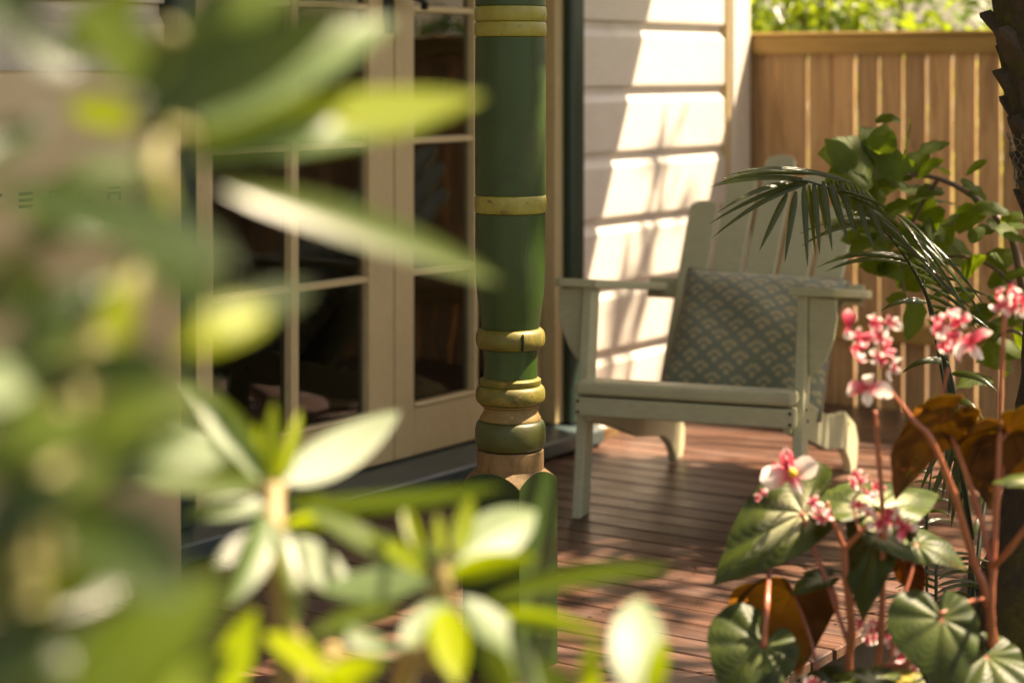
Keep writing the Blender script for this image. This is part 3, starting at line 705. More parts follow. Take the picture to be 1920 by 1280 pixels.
def tall_palm():
    d = 3.45; b = P(2010, 1400, d); b.z = GZ
    p = empty('palm_tree', b, 0, 'tall palm at the right edge with ragged leaf bases and a mossy foot', 'palm')
    c = [(x+26, y, r) for x, y, r in [(2010, 1660, 205), (2010, 1400, 235), (2004, 1200, 205), (2003, 1100, 190), (2006, 1000, 160), (2010, 900, 146), (2012, 760, 128), (2012, 560, 112), (2008, 420, 108), (1996, 300, 112), (1976, 150, 116), (1962, 0, 122), (1945, -200, 122), (1920, -500, 118), (1890, -1000, 112), (1870, -2000, 100), (1880, -3600, 92), (1890, -4700, 80)]]
    m, t, N, L, bs = nodes('mossy_trunk'); v = coords(t, 'Object'); n1 = noise(t, v, 7, 8, .65); n2 = noise(t, v, 60, 6, .7)
    cc = mixc(t, n2, (.025,.018,.012), (.10,.072,.045)); ms = mixc(t, n2, (.04,.04,.008), (.17,.15,.03))
    L.new(mixc(t, ramp(t, n1, [(.45, 0.), (.62, 1.)]), cc, ms), bs.inputs['Base Color']); bs.inputs['Roughness'].default_value = .95; L.new(bump(t, n2, 1., .012), bs.inputs['Normal'])
    pts = []; rad = []
    sp = smooth_path([Vector((x, y, r)) for x, y, r in c], 5)
    for q in sp: pts.append(P(q.x, q.y, d)); rad.append(q.z/FPX*d)
    bm = bmesh.new(); tube_bm(bm, pts, rad, 40)
    rn = random.Random(5)
    for v_ in bm.verts: v_.co += Vector((rn.uniform(-1,1), rn.uniform(-1,1), rn.uniform(-1,1)))*.0045
    put(bm_obj('trunk', bm, m, None, True), p)
    # leaf bases: stiff pointed stubs in a spiral
    bm = bmesh.new()
    prof = [(-.5,0,0),(.5,0,0),(.42,.5,.1),(.30,.9,.28),(.12,1.0,.34),(.0,.93,.33),(-.14,1.02,.34),(-.30,.88,.27),(-.42,.5,.1)]
    A = [bm.verts.new((x, .22*z+.02-abs(x)*.15, y)) for x, y, z in prof]; B = [bm.verts.new((x*.8, .22*z-.16-abs(x)*.15, y*.97)) for x, y, z in prof]
    bm.faces.new(A); bm.faces.new(B[::-1])
    for i in range(9): bm.faces.new((A[i], A[(i+1) % 9], B[(i+1) % 9], B[i]))
    sme = bpy.data.meshes.new('leaf_base'); bmesh.ops.recalc_face_normals(bm, faces=bm.faces); bm.to_mesh(sme); bm.free()
    sme.materials.append(wood('leaf_base_fibre', (.045,.03,.02), (.11,.075,.045), (.20,.135,.08), (30,30,4), (.8,.95), 3, .5, 1.))
    path = [P(x, y, d) for x, y, r in c]; k = 0; zz = P(0, 480, d).z
    zs = [(q.z, q, r) for q, r in zip(pts, rad)]
    while zz < 3.4:
        i = max(j for j in range(len(zs)) if zs[j][0] <= zz) if zs[0][0] <= zz else 0; q, r = zs[i][1], zs[i][2]
        if i+1 < len(zs): f = (zz-zs[i][0])/max(1e-6, zs[i+1][0]-zs[i][0]); q = q.lerp(zs[i+1][1], f)
        a = k*2.39996; o = Vector((math.cos(a), math.sin(a), 0))
        Z_ = (Vector((0,0,1))+o*rn.uniform(.12,.42)+RV*-.05).normalized(); Y_ = (o-Z_*o.dot(Z_)).normalized(); X_ = Y_.cross(Z_)
        s = rn.uniform(.075, .10)
        mm = Matrix((X_*.062*rn.uniform(.8,1.15), Y_*.11, Z_*s)).transposed().to_4x4(); mm.translation = q+o*(r-.006)
        put(link('leaf_base', sme), p, mm); k += 1; zz += .0075 if zz < 1.5 else .016
    # wire netting sleeve
    wm = simple('wire_netting', (.20,.21,.17), .45, .4); bm = bmesh.new()
    for row in range(9):
        for s_ in range(34):
            a0 = 2*math.pi*(s_+.5*(row % 2))/34; y = 250+row*11.5
            def wp(a, yy):
                j = min(range(len(pts)), key=lambda j: abs(pts[j].z-P(0, yy, d).z)); return Vector((pts[j].x, pts[j].y, P(0, yy, d).z))+Vector((math.cos(a), math.sin(a), 0))*(rad[j]+.012+.004*math.sin(a*5))
            da = 2*math.pi/34*.5
            for a1, dy in ((a0+da, 5.5), (a0-da, 5.5)): tube_bm(bm, [wp(a0, y+6), wp(a1, y+11.5)], .0006, 3, False)
            tube_bm(bm, [wp(a0, y), wp(a0, y+6)], .0006, 3, False)
    put(bm_obj('wire_netting', bm, wm), p)
    # crown, above the picture
    top = pts[-1]
    for k in range(13):
        a = k*2.39996; o = Vector((math.cos(a), math.sin(a), 0)); L_ = rn.uniform(1.3, 1.7)
        bm = bmesh.new(); rp = [top+o*(L_*s)+Vector((0,0,.75*s-1.15*s*s)) for s in [i/14 for i in range(15)]]
        tube_bm(bm, rp, [.014-.012*i/14 for i in range(15)], 5)
        for i in range(2, 15):
            for sg in (-1, 1):
                for h_ in (0, .5):
                    q = rp[i] if h_ == 0 or i == 14 else rp[i].lerp(rp[i+1], .5); tg = (rp[i]-rp[i-1]).normalized(); sd = tg.cross(Vector((0,0,1))).normalized()*sg
                    ln = .38*math.sin(math.pi*(i/14)**.8*.9+.2); e = q+sd*ln+tg*ln*.5-Vector((0,0,ln*.35)); mid = q.lerp(e, .5)+Vector((0,0,ln*.1)); w_ = tg*.016
                    vv = [bm.verts.new(x) for x in (q-w_*.3, q+w_*.3, mid+w_, mid-w_, e)]
                    bm.faces.new((vv[0], vv[1], vv[2], vv[3])); bm.faces.new((vv[3], vv[2], vv[4]))
        put(bm_obj('frond', bm, M['frond']), p)
tall_palm()

# ------------------------------------------------------------------ shrub in front of the fence
M['ovate'] = leafmat('round_leaf', (.045,.075,.007), (.095,.135,.012), (.30,.42,.02), .55, .55, 12, (.11,.14,.02), .3)
OV = [blade_mesh('leaf', p_ovate, 8, 4, b_, f_, c_, 1.2, M['ovate']) for b_, f_, c_ in ((.5,.15,.1),(.9,.1,.2),(.2,.2,0),(1.2,.12,.15))]
def back_shrub():
    b = P(2010, 1000, 4.35); b.z = GZ
    p = empty('broad_leaf_shrub', b, 0, 'green shrub with rounded leaves arching over the deck before the fence', 'shrub')
    rn = random.Random(11)
    top = P(1905, 470, 4.5)
    wstem([b, P(1990, 760, 4.4), P(1925, 560, 4.48), top, P(1888, 430, 4.52), P(1830, 372, 4.55), P(1760, 335, 4.58), P(1690, 328, 4.6), P(1610, 320, 4.62)], .014, .003, M['bstem'], p, 'branch')
    wstem([P(1925, 560, 4.48), P(1860, 500, 4.5), P(1790, 480, 4.55), P(1720, 500, 4.6)], .006, .0025, M['bstem'], p, 'branch')
    wstem([P(1760, 335, 4.58), P(1720, 400, 4.6), P(1690, 480, 4.62), P(1700, 580, 4.62)], .005, .002, M['bstem'], p, 'branch')
    wstem([P(1960, 660, 4.42), P(1900, 620, 4.4), P(1860, 640, 4.42)], .006, .002, M['bstem'], p, 'branch')
    ex = [((1640,310),(1532,290),105),((1625,330),(1545,345),75),((1650,290),(1660,232),60),((1640,225),(1690,228),34),((1725,285),(1782,268),34),((1690,300),(1705,222),44),
          ((1670,300),(1610,238),70),((1660,330),(1600,270),80),((1700,330),(1740,280),55),((1690,340),(1650,270),65),((1720,330),(1770,300),40),((1600,330),(1545,260),60),
          ((1790,430),(1850,405),55),((1790,410),(1830,385),40),((1880,430),(1920,400),45),((1850,420),(1895,425),38),((1800,520),(1850,480),48),((1855,500),(1905,470),60),((1850,530),(1905,520),50),((1870,560),(1915,540),34),
          ((1830,545),(1790,570),40),((1850,560),(1900,590),40),((1720,560),(1700,640),46),((1700,560),(1660,560),44),((1740,600),(1770,640),40),((1890,640),(1830,620),48),((1860,650),(1920,665),50),((1880,650),(1830,680),46),((1900,610),(1860,600),40),
          ((1800,340),(1840,360),36),((1820,350),(1850,395),36),((1850,300),(1810,330),20)]
    for a, t, w_ in ex:
        d = 4.55+rn.uniform(-.05,.07); A = P(a[0], a[1], d); T = P(t[0], t[1], d-rn.uniform(-.05,.08))
        leaf(rn.choice(OV), A, T, w_/FPX*d, CN(rn.uniform(-.4,.4), .7, rn.uniform(.35,.9)), p)
    for k in range(62):
        a = rn.uniform(0, 6.28); r = math.sqrt(rn.random()); x, y = 1690+r*95*math.cos(a), 410+r*115*math.sin(a)
        d = 4.62+rn.uniform(-.1,.12); an = rn.uniform(0, 6.28); ln = rn.uniform(48, 78)
        A = P(x, y, d); T = P(x+math.cos(an)*ln, y+abs(math.sin(an))*ln*.9-8, d+rn.uniform(-.05,.05))
        leaf(rn.choice(OV), A, T, rn.uniform(36, 58)/FPX*d, CN(rn.uniform(-.6,.6), .7, rn.uniform(.1,.9)), p)
    for k in range(46):
        x, y = rn.uniform(1800, 2080), rn.uniform(380, 720); d = 4.5+rn.uniform(-.15,.2); an = rn.uniform(0, 6.28); ln = rn.uniform(48, 75)
        if x < 1870 and rn.random() < .6: continue
        A = P(x, y, d); T = P(x+math.cos(an)*ln, y+math.sin(an)*ln*.6+15, d+rn.uniform(-.05,.05))
        leaf(rn.choice(OV), A, T, rn.uniform(34, 54)/FPX*d, CN(rn.uniform(-.6,.6), .8, rn.uniform(.1,.8)), p)
back_shrub()

# ------------------------------------------------------------------ begonia
def begonia_mat(name, base, dark, pale, tf, trans, stripe=.5, rough=.42):
    m, t, N, L, b = nodes(name); v = coords(t, 'UV'); sx = N.new('ShaderNodeSeparateXYZ'); L.new(v, sx.inputs[0])
    th, r = sx.outputs[0], sx.outputs[1]                       # angle 0..1, radius 0..1
    vo = coords(t, 'Object', (1,1,1), True); n1 = noise(t, vo, 3.5, 5); n2 = noise(t, vo, 14, 4)
    ray = math_(t, 'ABSOLUTE', math_(t, 'SINE', math_(t, 'MULTIPLY', th, math.pi*9)))       # zero on each main vein
    q = math_(t, 'ABSOLUTE', math_(t, 'SINE', math_(t, 'MULTIPLY', math_(t, 'ADD', r, math_(t, 'MULTIPLY', ray, -.22)), 24.)))
    vein = math_(t, 'MAXIMUM', ramp(t, ray, [(.0, 1.), (.10, 0.)]), math_(t, 'MULTIPLY', ramp(t, q, [(.0, 1.), (.2, 0.)]), .3))
    cc = mixc(t, ramp(t, n1, [(.35, 0.), (.65, 1.)]), dark, base)
    pl = math_(t, 'MULTIPLY', math_(t, 'MULTIPLY', ramp(t, ray, [(.15, 0.), (.5, 1.)]), ramp(t, math_(t, 'ADD', r, math_(t, 'MULTIPLY', n2, .4)), [(.35, 1.), (.85, 0.)])), stripe)
    cc = mixc(t, pl, cc, pale); cc = mixc(t, vein, cc, tuple(x*.6 for x in dark) if stripe < .3 else tuple(x*.7+.02 for x in dark))
    cc = mixc(t, ramp(t, r, [(.0, 1.), (.09, 0.)]), cc, (.42,.10,.07))
    L.new(cc, b.inputs['Base Color']); b.inputs['Roughness'].default_value = rough; b.inputs['Specular IOR Level'].default_value = .28
    L.new(bump(t, math_(t, 'ADD', ray, math_(t, 'MULTIPLY', q, .25)), .28, .004), b.inputs['Normal'])
    tr = N.new('ShaderNodeBsdfTranslucent'); L.new(mixc(t, .4, trans, cc), tr.inputs[0]); ms = N.new('ShaderNodeMixShader'); ms.inputs[0].default_value = tf
    L.new(b.outputs[0], ms.inputs[1]); L.new(tr.outputs[0], ms.inputs[2]); L.new(ms.outputs[0], N['Material Output'].inputs[0]); return m
M['bg'] = begonia_mat('begonia_top', (.075,.105,.016), (.028,.044,.008), (.56,.56,.34), .28, (.30,.36,.04), .95)
M['bgd'] = begonia_mat('begonia_dark_top', (.052,.078,.012), (.022,.036,.006), (.20,.23,.07), .30, (.28,.30,.03), .4)
M['bgu'] = begonia_mat('begonia_underside', (.22,.075,.022), (.07,.022,.010), (.36,.17,.04), .55, (.80,.30,.03), .4, .45)
M['bgy'] = begonia_mat('begonia_yellowing', (.42,.30,.03), (.10,.13,.02), (.5,.42,.2), .3, (.6,.4,.03), .5)
def begonia_leaf_mesh(asym, cup, rip, top, bot, seed):
    tab = [(0,1.0),(8,.88),(22,.73),(50,.62),(90,.58),(125,.55),(150,.48),(168,.33),(180,.05)]
    rn = random.Random(seed)
    def rad(deg):
        a = abs(deg); k = max(i for i in range(len(tab)-1) if tab[i][0] <= a)
        f = (a-tab[k][0])/(tab[k+1][0]-tab[k][0]); r = tab[k][1]+(tab[k+1][1]-tab[k][1])*f
        return r*(1+asym*(1 if deg > 0 else -1)*math.sin(math.radians(a))**1.0)*(1+.018*math.sin(deg*.9))
    na, nr = 54, 7; V, U, F = [], [], []; FI = []
    for side in (0, 1):
        off = len(V)
        for i in range(na+1):
            deg = -180+360*i/na; R = rad(deg)
            for j in range(nr+1):
                f = j/nr; r = R*f; th = math.radians(deg); x, y = r*math.sin(th), r*math.cos(th)
                ray = abs(math.sin((i/na)*math.pi*9))
                z = -cup*r*r*(1.1 if y > 0 else .6)-.10*max(0, y)**2+rip*ray*f*(1-.4*f)+.02*math.sin(th*5+seed)*f*f
                V.append((x, y, z-side*.004)); U.append((i/na, f))
        for i in range(na):
            for j in range(nr):
                a = off+i*(nr+1)+j; q = (a, a+1, a+nr+2, a+nr+1); F.append(q[::-1] if side == 0 else q); FI.append(side)
    me = bpy.data.meshes.new('leaf'); me.from_pydata(V, [], F); uv = me.uv_layers.new(name='UVMap')
    for p_, k in zip(me.polygons, FI):
        p_.use_smooth = True; p_.material_index = k
        for li in p_.loop_indices: uv.data[li].uv = U[me.loops[li].vertex_index]
    me.materials.append(top); me.materials.append(bot); return me
BL = [begonia_leaf_mesh(.22, .16, .075, M['bg'], M['bgu'], 1), begonia_leaf_mesh(-.22, .22, .06, M['bg'], M['bgu'], 2),
      begonia_leaf_mesh(.2, .20, .075, M['bgd'], M['bgu'], 3), begonia_leaf_mesh(-.2, .45, .05, M['bgd'], M['bgu'], 4), begonia_leaf_mesh(.15, .3, .05, M['bgy'], M['bgu'], 5)]
def petal_mat():
    m, t, N, L, b = nodes('begonia_petal'); v = coords(t, 'UV'); sx = N.new('ShaderNodeSeparateXYZ'); L.new(v, sx.inputs[0])
    oi = N.new('ShaderNodeObjectInfo'); f = math_(t, 'ADD', sx.outputs[1], math_(t, 'MULTIPLY_ADD', oi.outputs['Random'], .80, -.38))
    cc = ramp(t, f, [(.0, (.52,.03,.06)), (.38, (.74,.12,.18)), (.62, (.85,.45,.44)), (.85, (.88,.76,.68))])
    L.new(cc, b.inputs['Base Color']); b.inputs['Roughness'].default_value = .45
    tr = N.new('ShaderNodeBsdfTranslucent'); L.new(cc, tr.inputs[0]); ms = N.new('ShaderNodeMixShader'); ms.inputs[0].default_value = .4
    L.new(b.outputs[0], ms.inputs[1]); L.new(tr.outputs[0], ms.inputs[2]); L.new(ms.outputs[0], N['Material Output'].inputs[0]); return m
M['petal'] = petal_mat(); M['anther'] = simple('anther', (.75,.42,.04), .6)
def p_petal(t): return max(.04, math.sin(math.pi*min(1, .06+t*.94))**.55*(.6+.4*t)) if t < 1 else .12
PET = [blade_mesh('petal', p_petal, 5, 4, b_, -.15, .25, .6, M['petal']) for b_ in (-.9, -.5, -1.3)]
def flower(parent, c, size, face, rn, npet=4, open_=.8, core=False):
    """one bloom: cupped petals around a small core; c is a world point"""
    f = empty('flower'); put(f, parent)
    z = face.normalized(); x = z.cross(Vector((.3,.2,.9))).normalized(); y = z.cross(x)
    a0 = rn.uniform(0, 6.28)
    for k in range(npet):
        a = a0+2*math.pi*k/npet+rn.uniform(-.2,.2); dr = (x*math.cos(a)+y*math.sin(a)); ln = size*(.58 if k % 2 else .44)*rn.uniform(.85,1.15)
        T = c+(dr*open_+z*(1.05-open_)).normalized()*ln
        leaf(rn.choice(PET), c, T, size*(.50 if k % 2 else .34)*rn.uniform(.85,1.1), z-dr*.4, f, 'petal')
    if core:
        bm = bmesh.new(); bmesh.ops.create_icosphere(bm, subdivisions=1, radius=size*.10, matrix=Matrix.Translation(c+z*size*.08)); put(bm_obj('anthers', bm, M['anther'], None, True), f)
def begonia():
    b = P(1640, 1500, 2.75); b.z = GZ
    p = empty('begonia', b, 0, 'cane begonia with pink and white flowers, red stems and striped leaves', 'begonia')
    rn = random.Random(21)
    def st(pts, r0, r1): wstem([P(*q) for q in pts], r0*.8, r1*.8, M['stemred'], p, 'stem', 8, 6, .05)
    root = [(1620, 1760, 2.75)]
    st(root+[(1592, 1290, 2.74), (1597, 1190, 2.73), (1588, 1090, 2.72), (1584, 1030, 2.72)], .0085, .0062)
    st([(1584, 1030, 2.72), (1566, 985, 2.72), (1550, 940, 2.73)], .005, .003)
    st([(1584, 1030, 2.72), (1612, 1000, 2.70), (1632, 978, 2.70)], .005, .003)
    st([(1592, 1210, 2.73), (1550, 1090, 2.76), (1518, 1005, 2.78), (1503, 962, 2.78)], .0045, .0036)
    st([(1432, 1212, 2.70), (1438, 1130, 2.72), (1446, 1030, 2.83), (1450, 970, 2.90)], .0052, .0046)
    st(root+[(1640, 1330, 2.72), (1652, 1180, 2.70), (1656, 1000, 2.70), (1648, 860, 2.70), (1640, 770, 2.70)], .007, .004)
    st([(1665, 728, 2.66), (1715, 790, 2.66), (1745, 822, 2.66), (1790, 930, 2.68), (1825, 1050, 2.70), (1850, 1120, 2.70), (1880, 1330, 2.75), (1900, 1700, 2.8)], .0038, .0085)
    st([(1778, 690, 2.72), (1762, 780, 2.72), (1790, 830, 2.72), (1835, 960, 2.72), (1860, 1062, 2.70)], .0032, .0058)
    st([(1884, 590, 2.72), (1876, 740, 2.72), (1870, 920, 2.71), (1862, 1062, 2.70), (1858, 1160, 2.70), (1862, 1300, 2.74), (1880, 1700, 2.8)], .0042, .0085)
    st([(1862, 1062, 2.70), (1892, 1030, 2.66), (1945, 960, 2.62)], .0062, .0048)
    st(root+[(1640, 1300, 2.68), (1700, 1245, 2.66), (1760, 1200, 2.66), (1800, 1165, 2.68)], .006, .0036)
    st([(1665, 1300, 2.70), (1672, 1220, 2.72), (1690, 1130, 2.74)], .0045, .003)
    st([(1612, 1000, 2.70), (1600, 940, 2.72), (1622, 915, 2.72)], .0028, .002)
    st([(1590, 1150, 2.73), (1620, 1080, 2.72), (1645, 1010, 2.72)], .004, .003)
    # leaves: attach point, tip, width factor, leaf form, facing (right, up, toward camera)
    lv = [((1506,962,2.79),(1340,1088,2.74),.60,0,(.25,.62,.75)), ((1432,1208,2.70),(1372,1318,2.64),1.1,2,(0,.6,.8)), ((1488,1112,2.82),(1500,1190,2.88),1.35,3,(.1,.75,-.65)),
          ((1545,1085,2.76),(1482,1104,2.74),.75,0,(.15,.95,.25)), ((1640,958,2.76),(1768,884,2.86),.72,1,(-.15,.8,.55)), ((1628,1000,2.80),(1582,962,2.84),1.1,2,(-.3,.6,.7)),
          ((1648,1010,2.72),(1606,1150,2.66),.62,2,(-.55,.35,.75)), ((1648,1006,2.70),(1728,1040,2.68),.85,1,(.1,.85,.5)), ((1718,1020,2.78),(1815,1035,2.76),.85,3,(.05,.8,.6)),
          ((1766,1160,2.62),(1800,1296,2.56),1.05,2,(.05,.45,.9)), ((1772,784,2.70),(1660,872,2.76),.78,3,(-.2,.50,-.85)), ((1892,802,2.72),(1975,866,2.80),.85,3,(.1,.5,-.85)),
          ((1950,905,2.6),(1862,893,2.60),.6,0,(0,.93,.35)), ((1640,1275,2.62),(1560,1250,2.66),.8,0,(0,.93,.35)), ((1660,1255,2.66),(1745,1275,2.6),.9,4,(.1,.95,.3)), ((1880,830,2.74),(1836,900,2.80),.9,3,(-.2,.5,-.85)),
          ((1700,1060,2.80),(1745,1120,2.78),1.0,4,(.1,.6,-.7)), ((1600,1310,2.7),(1500,1360,2.62),.9,2,(0,.8,.5)), ((1850,1230,2.7),(1930,1330,2.62),1.0,2,(.1,.6,.7))]
    for a, t, w_, k, n_ in lv:
        A, T = P(*a), P(*t); L_ = (T-A).length; leaf(BL[k], A, T, L_*w_, CN(*n_), p)
    # petioles of the leaves that hang free
    for a, q in (((1762,1150,2.62),(1850,1120,2.70)), ((1772,786,2.72),(1790,830,2.72)), ((1892,802,2.74),(1873,830,2.715)), ((1488,1112,2.82),(1540,1300,2.76)), ((1545,1085,2.76),(1570,1140,2.73)), ((1718,1020,2.78),(1690,1130,2.74)), ((1880,840,2.78),(1868,960,2.71)), ((1700,1060,2.80),(1690,1130,2.74)), ((1640,958,2.76),(1650,1000,2.70)), ((1628,1000,2.80),(1656,1020,2.70))):
        wstem([P(*a), P((a[0]+q[0])/2+6, (a[1]+q[1])/2-6, (a[2]+q[2])/2), P(*q)], .0026, .003, M['stemred'], p, 'petiole', 6, 4)
    # flower clusters
    def cluster(pts, d, size, npet=4):
        for (x, y) in pts:
            c = P(x, y, d+rn.uniform(-.02,.02)); flower(p, c, .94*size/FPX*d*rn.uniform(.85,1.15), CN(rn.uniform(-.7,.7), rn.uniform(-.4,.7), rn.uniform(.3,1.)), rn, npet, rn.uniform(.45,.85))
    cluster([(1612,632),(1640,602),(1672,605),(1655,635),(1605,655),(1660,655),(1612,672),(1650,672),(1675,690)], 2.67, 46)
    flower(p, P(1590,612,2.65), 66/FPX*2.65, CN(-.4,.2,.9), rn, 2, .9); flower(p, P(1630,728,2.65), 84/FPX*2.65, CN(.1,-.3,.9), rn, 4, .8)
    cluster([(1762,606),(1782,596),(1802,600),(1758,628),(1780,630),(1800,640),(1770,650),(1795,655)], 2.72, 50); flower(p, P(1820,645,2.70), 74/FPX*2.7, CN(.3,-.2,.9), rn, 4, .8)
    cluster([(1868,555),(1888,548),(1905,552),(1880,572),(1900,575),(1920,560),(1915,580)], 2.72, 44)
    flower(p, P(1484,886,2.76), 104/FPX*2.76, CN(.1,.15,.95), rn, 4, .93, True)
    cluster([(1482,864),(1505,880),(1452,874)], 2.78, 34); cluster([(1422,928),(1432,922)], 2.78, 26)
    cluster([(1534,950),(1550,962),(1540,972),(1525,942)], 2.71, 36)
    cluster([(1606,892),(1618,905),(1640,912),(1632,930),(1598,900)], 2.72, 40)
    cluster([(1612,948),(1622,960),(1645,980),(1655,990),(1680,970),(1692,985),(1665,968)], 2.69, 44); flower(p, P(1702,990,2.68), 58/FPX*2.68, CN(.3,-.1,.9), rn, 3, .8)
    cluster([(1614,1168),(1630,1180),(1645,1175),(1625,1195),(1660,1195),(1640,1190)], 2.80, 36); cluster([(1672,1205),(1684,1212),(1692,1228),(1700,1240),(1712,1250),(1690,1250)], 2.76, 36); cluster([(1520,1278),(1532,1290),(1505,1290)], 2.62, 40)
begonia()

# ------------------------------------------------------------------ foreground shrub with whorled leaves
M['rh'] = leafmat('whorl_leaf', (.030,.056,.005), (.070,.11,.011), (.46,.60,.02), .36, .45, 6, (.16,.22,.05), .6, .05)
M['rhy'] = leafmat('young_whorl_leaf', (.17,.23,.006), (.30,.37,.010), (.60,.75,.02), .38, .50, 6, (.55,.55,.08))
M['rhd'] = leafmat('dark_whorl_leaf', (.012,.026,.004), (.034,.058,.008), (.18,.26,.015), .35, .25, 6, (.07,.11,.03))  # same blade in a darker green
M['rhp'] = leafmat('sunlit_whorl_leaf', (.05,.095,.026), (.11,.165,.06), (.40,.55,.08), .46, .34, 6, (.14,.20,.06), .42, .05)  # paler blade colour stands in for sun gloss on the leaf
RH = {}; DS = 1.42
for k, m in (('m', 'rh'), ('y', 'rhy'), ('d', 'rhd'), ('p', 'rhp')):
    RH[k] = [blade_mesh('leaf', p_rhodo, 10, 4, b_, f_, c_, 0, M[m]) for b_, f_, c_ in ((.5,.12,.05), (.9,.2,0), (-.4,.1,.1))]
def whorls(name, root, label, leaves, twigs, seed, DS=1.3):
    p = empty(name, root, 0, label, 'shrub', 'whorl leaved shrubs near the camera'); rn = random.Random(seed)
    for (bx, by, tx, ty, w_, d0, d1, k, n_) in leaves:
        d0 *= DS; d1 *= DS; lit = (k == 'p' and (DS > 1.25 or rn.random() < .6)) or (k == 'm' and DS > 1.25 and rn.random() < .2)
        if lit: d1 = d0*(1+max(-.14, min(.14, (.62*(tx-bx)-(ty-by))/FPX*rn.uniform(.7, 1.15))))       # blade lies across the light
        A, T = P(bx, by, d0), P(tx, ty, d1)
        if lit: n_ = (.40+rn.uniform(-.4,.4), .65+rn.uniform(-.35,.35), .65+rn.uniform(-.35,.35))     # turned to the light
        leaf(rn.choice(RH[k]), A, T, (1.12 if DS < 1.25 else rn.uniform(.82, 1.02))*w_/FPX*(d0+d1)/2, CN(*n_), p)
    for pts, r0, r1 in twigs: wstem([P(q[0], q[1], q[2]*DS) if not isinstance(q, Vector) else q for q in pts], r0*DS, r1*DS, M['twig' if DS > 1.25 else 'twigd'], p, 'twig', 8, 6, .06)
n0 = (0,.55,.85); nu = (.1,.9,.4); nl = (-.4,.5,.75); nr = (.4,.5,.75)
A_root = P(60, 1500, 1.15); A_root.z = GZ
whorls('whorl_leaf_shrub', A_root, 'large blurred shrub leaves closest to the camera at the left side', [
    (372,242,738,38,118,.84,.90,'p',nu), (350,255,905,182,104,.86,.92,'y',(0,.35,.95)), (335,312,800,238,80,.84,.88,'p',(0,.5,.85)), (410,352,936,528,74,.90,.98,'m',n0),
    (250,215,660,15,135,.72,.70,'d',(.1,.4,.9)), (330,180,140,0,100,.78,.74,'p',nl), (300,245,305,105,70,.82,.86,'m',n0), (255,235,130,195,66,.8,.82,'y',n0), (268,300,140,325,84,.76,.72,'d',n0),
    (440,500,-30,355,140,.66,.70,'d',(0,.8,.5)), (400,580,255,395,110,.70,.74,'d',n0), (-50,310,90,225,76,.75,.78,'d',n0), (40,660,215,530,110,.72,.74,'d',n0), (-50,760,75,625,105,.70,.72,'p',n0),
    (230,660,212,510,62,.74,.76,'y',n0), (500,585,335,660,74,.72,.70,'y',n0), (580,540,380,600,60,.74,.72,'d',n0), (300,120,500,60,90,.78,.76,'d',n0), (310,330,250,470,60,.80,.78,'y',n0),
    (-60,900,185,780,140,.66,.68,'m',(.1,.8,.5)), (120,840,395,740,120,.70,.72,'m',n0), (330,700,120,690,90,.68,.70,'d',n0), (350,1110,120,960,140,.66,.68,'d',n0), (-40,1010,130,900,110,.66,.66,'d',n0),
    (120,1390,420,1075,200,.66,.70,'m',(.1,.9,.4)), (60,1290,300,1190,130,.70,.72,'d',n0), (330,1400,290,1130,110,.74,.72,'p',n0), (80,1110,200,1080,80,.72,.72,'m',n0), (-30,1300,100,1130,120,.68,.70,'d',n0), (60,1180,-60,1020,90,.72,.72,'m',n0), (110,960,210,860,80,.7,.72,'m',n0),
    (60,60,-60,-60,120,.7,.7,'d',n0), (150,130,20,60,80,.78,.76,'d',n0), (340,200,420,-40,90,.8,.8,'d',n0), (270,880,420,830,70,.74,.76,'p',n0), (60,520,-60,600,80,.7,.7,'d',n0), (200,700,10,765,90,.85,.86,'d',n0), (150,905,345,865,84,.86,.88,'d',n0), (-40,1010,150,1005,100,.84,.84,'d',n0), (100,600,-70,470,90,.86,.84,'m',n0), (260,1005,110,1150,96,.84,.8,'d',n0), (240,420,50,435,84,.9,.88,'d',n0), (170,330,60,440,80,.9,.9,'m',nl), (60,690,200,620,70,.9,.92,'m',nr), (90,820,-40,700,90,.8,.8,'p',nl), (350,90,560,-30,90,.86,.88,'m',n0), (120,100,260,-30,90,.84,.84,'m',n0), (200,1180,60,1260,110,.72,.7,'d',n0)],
    [([(300,420,.80),(285,330,.80),(300,250,.82),(345,250,.84)], .006, .004), ([A_root,(60,1300,.74),(50,1080,.70),(110,800,.74),(230,560,.78),(300,420,.80)], .011, .005),
     ([(-80,560,.68),(20,490,.68),(120,430,.69)], .0055, .0045), ([(50,1130,.66),(45,1060,.66),(40,1000,.66)], .006, .005), ([(300,250,.82),(300,120,.78),(320,60,.76)], .004, .003)], 31, 1.2)
B_root = P(640, 1500, 1.9); B_root.z = GZ
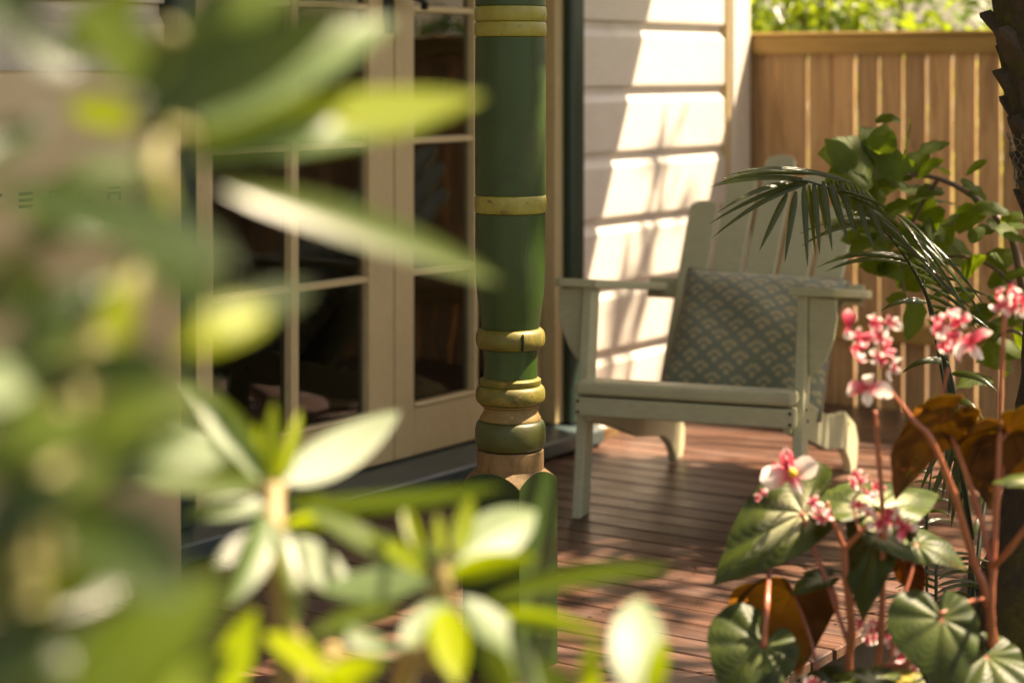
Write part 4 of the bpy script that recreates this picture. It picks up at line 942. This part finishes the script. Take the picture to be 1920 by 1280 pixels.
whorls('whorl_leaf_shrub', B_root, 'lower whorled shrub with yellow shoots in front of the post and doors', [
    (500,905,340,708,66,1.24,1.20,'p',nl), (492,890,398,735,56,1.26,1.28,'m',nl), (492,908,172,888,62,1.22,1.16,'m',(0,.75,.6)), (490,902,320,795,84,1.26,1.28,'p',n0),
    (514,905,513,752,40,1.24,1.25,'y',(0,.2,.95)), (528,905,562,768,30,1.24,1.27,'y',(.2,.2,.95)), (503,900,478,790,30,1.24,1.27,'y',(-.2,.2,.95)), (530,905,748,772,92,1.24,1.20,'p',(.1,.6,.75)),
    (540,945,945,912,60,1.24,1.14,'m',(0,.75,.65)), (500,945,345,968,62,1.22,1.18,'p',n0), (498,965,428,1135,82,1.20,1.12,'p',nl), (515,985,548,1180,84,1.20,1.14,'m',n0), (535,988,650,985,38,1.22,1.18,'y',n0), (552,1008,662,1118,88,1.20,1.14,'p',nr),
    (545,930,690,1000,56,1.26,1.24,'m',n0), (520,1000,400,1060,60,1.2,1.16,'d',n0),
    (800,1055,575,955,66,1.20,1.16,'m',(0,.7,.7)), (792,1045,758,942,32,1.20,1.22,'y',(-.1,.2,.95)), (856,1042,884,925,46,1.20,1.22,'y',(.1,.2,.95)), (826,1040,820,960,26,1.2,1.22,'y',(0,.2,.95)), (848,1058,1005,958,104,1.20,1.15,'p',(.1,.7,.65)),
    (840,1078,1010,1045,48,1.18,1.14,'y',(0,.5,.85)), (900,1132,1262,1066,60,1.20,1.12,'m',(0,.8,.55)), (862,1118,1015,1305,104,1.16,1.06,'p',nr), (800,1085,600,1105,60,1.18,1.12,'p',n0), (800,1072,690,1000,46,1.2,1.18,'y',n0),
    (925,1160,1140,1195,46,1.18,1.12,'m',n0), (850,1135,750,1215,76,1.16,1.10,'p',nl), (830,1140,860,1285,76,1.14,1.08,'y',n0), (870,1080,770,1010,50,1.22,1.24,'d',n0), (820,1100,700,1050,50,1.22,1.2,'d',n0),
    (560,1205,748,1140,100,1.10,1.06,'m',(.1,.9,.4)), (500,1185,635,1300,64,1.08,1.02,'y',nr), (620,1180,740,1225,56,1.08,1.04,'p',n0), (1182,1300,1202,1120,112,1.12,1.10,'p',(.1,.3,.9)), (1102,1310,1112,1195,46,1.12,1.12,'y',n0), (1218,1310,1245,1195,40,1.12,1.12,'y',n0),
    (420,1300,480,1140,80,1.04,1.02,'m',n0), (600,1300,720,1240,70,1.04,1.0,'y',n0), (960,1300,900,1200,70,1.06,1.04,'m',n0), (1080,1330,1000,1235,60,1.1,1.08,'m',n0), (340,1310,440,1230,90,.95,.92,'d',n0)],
    [([(512,920,1.24),(512,985,1.22),(500,1060,1.22),(540,1250,1.28),B_root], .0065, .009), ([(826,1050,1.20),(826,1120,1.20),(812,1230,1.25),(740,1400,1.34),B_root], .006, .009),
     ([(560,1205,1.1),(600,1260,1.15),(640,1400,1.3),B_root], .004, .008), ([(1190,1310,1.12),(1150,1400,1.2),(900,1600,1.35),B_root], .004, .008)], 32)

# ------------------------------------------------------------------ bushes behind the fence, unseen trees shaped to shade the deck
def crown_mesh(name, clumps, nleaf, size, mat, seed, elong=1.9):
    rn = random.Random(seed); V, F = [], []
    for (c, r) in clumps:
        c = Vector(c); k = int(nleaf*r**2)
        for _ in range(k):
            while True:
                q = Vector((rn.uniform(-1,1), rn.uniform(-1,1), rn.uniform(-1,1)))
                if .25 < q.length < 1: break
            q = q.normalized()*q.length**.6
            p = c+Vector((q.x*r, q.y*r, q.z*r*.8)); a = Vector((rn.gauss(0,1), rn.gauss(0,1), rn.gauss(0,.7)-.2)).normalized(); b = a.cross(Vector((rn.gauss(0,1), rn.gauss(0,1), rn.gauss(0,1)))).normalized(); n = a.cross(b)
            s = size*rn.uniform(.6,1.25); i = len(V)
            V += [p, p+a*s*.5*elong*.5+b*s*.33+n*s*.08, p+a*s*elong*.5*1.9, p+a*s*.5*elong*.5-b*s*.33+n*s*.08]; F += [(i, i+1, i+2), (i, i+2, i+3)]
    me = bpy.data.meshes.new(name); me.from_pydata([tuple(v) for v in V], [], F); me.materials.append(mat)
    return me
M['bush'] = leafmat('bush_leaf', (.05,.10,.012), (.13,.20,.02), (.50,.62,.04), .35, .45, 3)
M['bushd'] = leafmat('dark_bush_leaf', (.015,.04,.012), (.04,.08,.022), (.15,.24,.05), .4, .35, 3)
M['treel'] = leafmat('tree_leaf', (.025,.055,.012), (.06,.11,.02), (.25,.38,.04), .4, .3, 3)
def bush(x, y, h, w_, mat, label, seed, size=.055):
    b = empty('garden_bush', (x, y, GZ), 0, label, 'bush', 'bushes beyond the fence'); rn = random.Random(seed); cl = []
    for k in range(13):
        a = rn.uniform(0, 6.28); r = w_*math.sqrt(rn.random()); cl.append(((r*math.cos(a), r*math.sin(a), h*rn.uniform(.25, 1.)), w_*rn.uniform(.28,.48)))
    o = link('crown', crown_mesh('crown', cl, 2600, size, mat, seed), None, b)
    for k in range(5):
        c = Vector(cl[k*2][0]); stem('limb', [(0,0,-.05), (c.x*.3, c.y*.3, c.z*.45), tuple(c)], .028, .008, M['bark'], b)
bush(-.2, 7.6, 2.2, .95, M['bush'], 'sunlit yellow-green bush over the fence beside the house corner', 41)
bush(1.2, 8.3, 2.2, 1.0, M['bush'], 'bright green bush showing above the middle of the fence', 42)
bush(2.6, 9.6, 2.7, 1.2, M['bushd'], 'dark green bush above the right end of the fence', 43)
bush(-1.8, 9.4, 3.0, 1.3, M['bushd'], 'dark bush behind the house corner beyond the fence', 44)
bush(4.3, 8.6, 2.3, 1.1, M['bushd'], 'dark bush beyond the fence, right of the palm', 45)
def tree(x, y, label, clumps, seed, nleaf=1500, size=.10):
    t = empty('shade_tree', (x, y, GZ), 0, label, 'tree', 'unseen trees shading the deck'); top = Vector((0,0,2.4))
    stem('trunk', [(0,0,-.1), (.05,-.03,1.0), (0,0,2.0), tuple(top)], .085, .05, M['bark'], t, 10)
    loc = [((c[0]-x, c[1]-y, c[2]-GZ), r) for c, r in clumps]
    link('crown', crown_mesh('crown', loc, nleaf, size, M['treel'], seed), None, t)
    for c, r in loc[:14]: stem('limb', [tuple(top), tuple(top.lerp(Vector(c), .5)+Vector((0,0,.12))), c], .035, .008, M['bark'], t, 6)
def toward(x, y, z, zc):       # the point at height zc on the sun ray through (x, y, z)
    k = (zc-z)/SUN.z; return (x+SUN.x*k, y+SUN.y*k, zc)
rn = random.Random(9); ch_ = []
for (x, y, z, zc, r) in [(.62,4.75,.75,4.0,.30),(.85,4.45,.45,4.2,.30),(.55,4.6,.45,3.9,.26),(1.05,4.75,.5,4.1,.32),(.80,4.95,.75,4.2,.26),(1.25,4.6,.1,4.3,.34),(.80,4.3,.3,4.0,.22),(.6,4.3,.1,3.9,.2)]:  # unseen crown clumps set on sun rays to keep the armchair in shade
    ch_.append((toward(x, y, z, zc), r))
for k in range(5): ch_.append((toward(.03, rn.uniform(4.9, 5.95), rn.uniform(.2, 1.35), rn.uniform(4.3, 5.6)), rn.uniform(.035, .085)))  # small clumps added to break up the sun patch on the wall
tree(3.3, 6.9, 'unseen tree beyond the fence, its crown shaped to shade the armchair', ch_, 51)
dp = []
for k in range(46):
    x, y = rn.uniform(.35, 1.5), rn.uniform(2.0, 4.2)
    if (abs(x-1.12) < .22 and abs(y-3.0) < .25) or (abs(x-.92) < .2 and abs(y-2.5) < .2): continue
    dp.append((toward(x, y, 0, rn.uniform(3.6, 5.0)), rn.uniform(.14, .26)))  # unseen clumps set on sun rays to dapple the deck
tree(4.3, 5.2, 'unseen tree in the garden beside the deck, its crown shaped to dapple the boards', dp, 52, 620)
